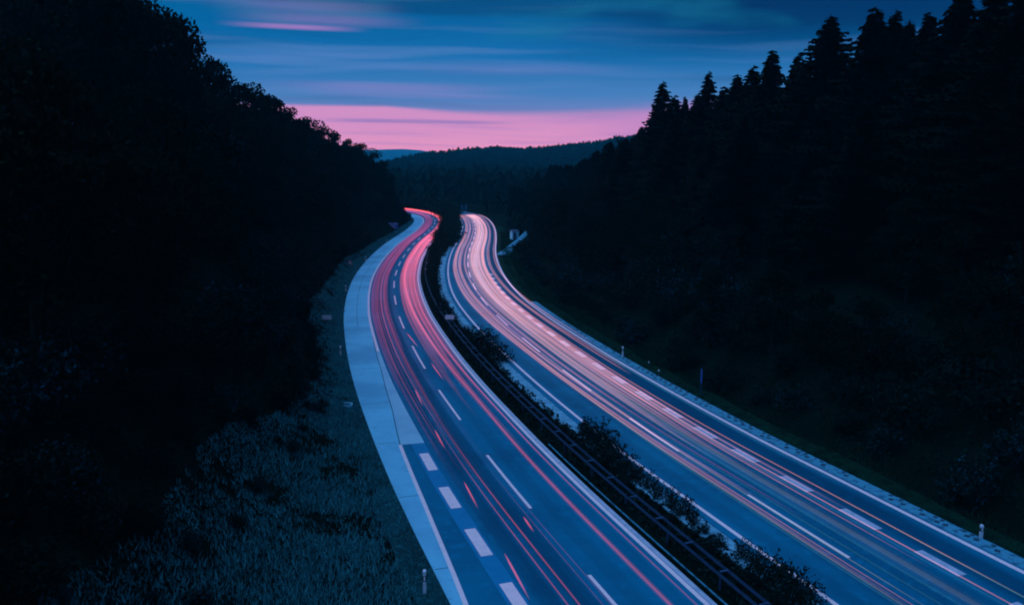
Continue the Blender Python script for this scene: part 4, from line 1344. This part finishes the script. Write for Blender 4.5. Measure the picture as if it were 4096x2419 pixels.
# warning triangle with a small plate under it
yd = 151
x, zb = at_y(1400, 1066, yd); zg = h1(x, yd)
wr = empty('warning_sign', (x, yd, zg))
a_ = 1.0
for (nm, sc, yy, m_) in (('border', 1.0, 0, 'red'), ('face', .74, -.03, 'white')):
    mb = MB()
    c_ = np.array([0, yy, zb - zg + .38 + a_ * .29])
    tri = [(-.5, -.289), (.5, -.289), (0, .577)]
    vs = [(c_[0] + tx * sc * a_, c_[1] - .015, c_[2] + tz * sc * a_) for tx, tz in tri] + [(c_[0] + tx * sc * a_, c_[1] + .015, c_[2] + tz * sc * a_) for tx, tz in tri]
    mb.add(vs, [(0, 1, 2), (5, 4, 3), (0, 3, 4, 1), (1, 4, 5, 2), (2, 5, 3, 0)])
    mb.build(nm, M[m_], wr)
mb = MB(); mb.box((.02, -.055, zb - zg + .38 + .26), (.09, .012, .34), 0); mb.build('pictogram', M['black'], wr)
mb = MB(); mb.box((0, 0, zb - zg + .16), (.95, .03, .32)); mb.build('plate', M['white'], wr)
mb = MB(); mb.tube([(0, .06, -.3), (0, .06, zb - zg + 1.1)], [.045, .045], 8); mb.build('post', M['metal'], wr)
tag(wr, 'triangular red bordered warning sign over a small white plate on the left verge', 'sign')

# tall thin pole on the right verge
p = at_px(2803, 1580, 0.0)
p = np.array([*p[:2], h1(p[0], p[1])])
pl = empty('marker_pole', tuple(p))
Hp = at_y(2803, 1472, p[1])[1] - p[2]
mb = MB(); mb.tube([(0, 0, -.3), (0, 0, Hp)], [.055, .05], 8); mb.build('shaft', M['metal'], pl)
mb = MB(); mb.box((0, 0, Hp * .72), (.10, .14, Hp * .5)); mb.build('narrow_panel', M['blue'], pl)
tag(pl, 'tall thin pole standing on the right grass verge', 'pole')

# drain inlet in the left verge
p = at_px(1378, 1628, 0.0)
dr_ = empty('drain_inlet', (p[0], p[1], h1(p[0], p[1])))
mb = MB(); mb.box((0, .32, .08), (1.1, .10, .26)); mb.box((0, -.32, .05), (1.1, .10, .20)); mb.box((-.55, 0, .05), (.10, .54, .20)); mb.box((.55, 0, .05), (.10, .54, .20))
mb.build('concrete_frame', M['concrete'], dr_)
mb = MB()
for k in range(7): mb.box((-.42 + .14 * k, 0, .12), (.05, .54, .03))
mb.build('grate', M['metal'], dr_)
tag(dr_, 'low concrete drain inlet with a dark grate in the left grass verge', 'drain')

# dark strips laid for the shadow lines of drains crossing the left verge
for (px0, py0), (px1, py1), lb in (((1330, 1252), (1378, 1244), 'narrow dark shadow line of a drain crossing the left verge beside the white board'), ((1372, 1095), (1425, 1092), 'narrow dark shadow line of a drain crossing the left verge below the triangle sign')):
    a_, b_ = at_px(px0, py0, .1), at_px(px1, py1, 0.0)
    root = MB()
    for t in np.linspace(0, 1, 5):
        q_ = a_ + (b_ - a_) * t
    n_ = 6
    pp = [a_ + (b_ - a_) * t for t in np.linspace(0, 1, n_)]
    root.tube([(q_[0], q_[1], h1(q_[0], q_[1]) + .04) for q_ in pp], [.28] * n_, 6, flat=.5)
    o = root.build('drain_shadow_line', M['joint'])
    tag(o, lb, 'drain', 'drain shadow lines crossing the left verge')

# pale hut where the side road leaves
yd = 206
x = at_y(2058, 950, yd)[0]
zg = h1(x, yd)
ht = empty('roadside_hut', (x, yd, zg), .35)
mb = MB(); mb.box((0, 0, 1.05), (2.0, 2.0, 2.1)); ht.scale = (.85, .85, .95); mb.build('walls', M['concrete'], ht)
mb = MB()
mb.add([(-1.15, -1.15, 2.12), (1.15, -1.15, 2.12), (1.15, 1.15, 2.3), (-1.15, 1.15, 2.3), (-1.15, -1.15, 2.24), (1.15, -1.15, 2.24), (1.15, 1.15, 2.42), (-1.15, 1.15, 2.42)],
       [(3, 2, 1, 0), (4, 5, 6, 7), (0, 1, 5, 4), (1, 2, 6, 5), (2, 3, 7, 6), (3, 0, 4, 7)])
mb.build('roof', M['metal'], ht)
mb = MB(); mb.box((-.3, -1.015, .95), (.8, .04, 1.7)); mb.build('door', M['metal'], ht)
tag(ht, 'small pale hut at the side road leaving on the right', 'hut')

# two pale pillars far down the valley
yd = 330
for k, (px, lb) in enumerate(((1848, 'left one of two pale pillars standing behind the far road bend'), (1864, 'right one of two pale pillars standing behind the far road bend'))):
    x, zt = at_y(px, 822, yd)
    zg = h1(x, yd)
    root = empty('concrete_pillar', (x, yd, zg))
    mb = MB(); mb.box((0, 0, (zt - zg) / 2), (.85, .6, zt - zg)); mb.build('shaft', M['metal_light'], root)
    mb = MB(); mb.box((0, 0, zt - zg + .09), (1.0, .75, .16)); mb.build('cap', M['metal_light'], root)
    tag(root, lb, 'pillar', 'pale pillars in the valley')

# ------------------------------------------------------------------ air
mb = MB()
mb.box((0, 4850, 94), (21000, 10100, 192))
hz_m = bpy.data.materials.new('valley_air')
hz_m.use_nodes = True
t = hz_m.node_tree
t.nodes.clear()
pv = nd(t, 'ShaderNodeVolumePrincipled')
pv.inputs['Color'].default_value = (0.05, 0.78, 1.0, 1)
pv.inputs['Density'].default_value = HD
pv.inputs['Anisotropy'].default_value = 0.0
mo = nd(t, 'ShaderNodeOutputMaterial')
t.links.new(pv.outputs[0], mo.inputs['Volume'])
hz_m.cycles.homogeneous_volume = True
hz = mb.build('haze', hz_m)
tag(hz, kind='stuff')
print('objects', len(bpy.data.objects))
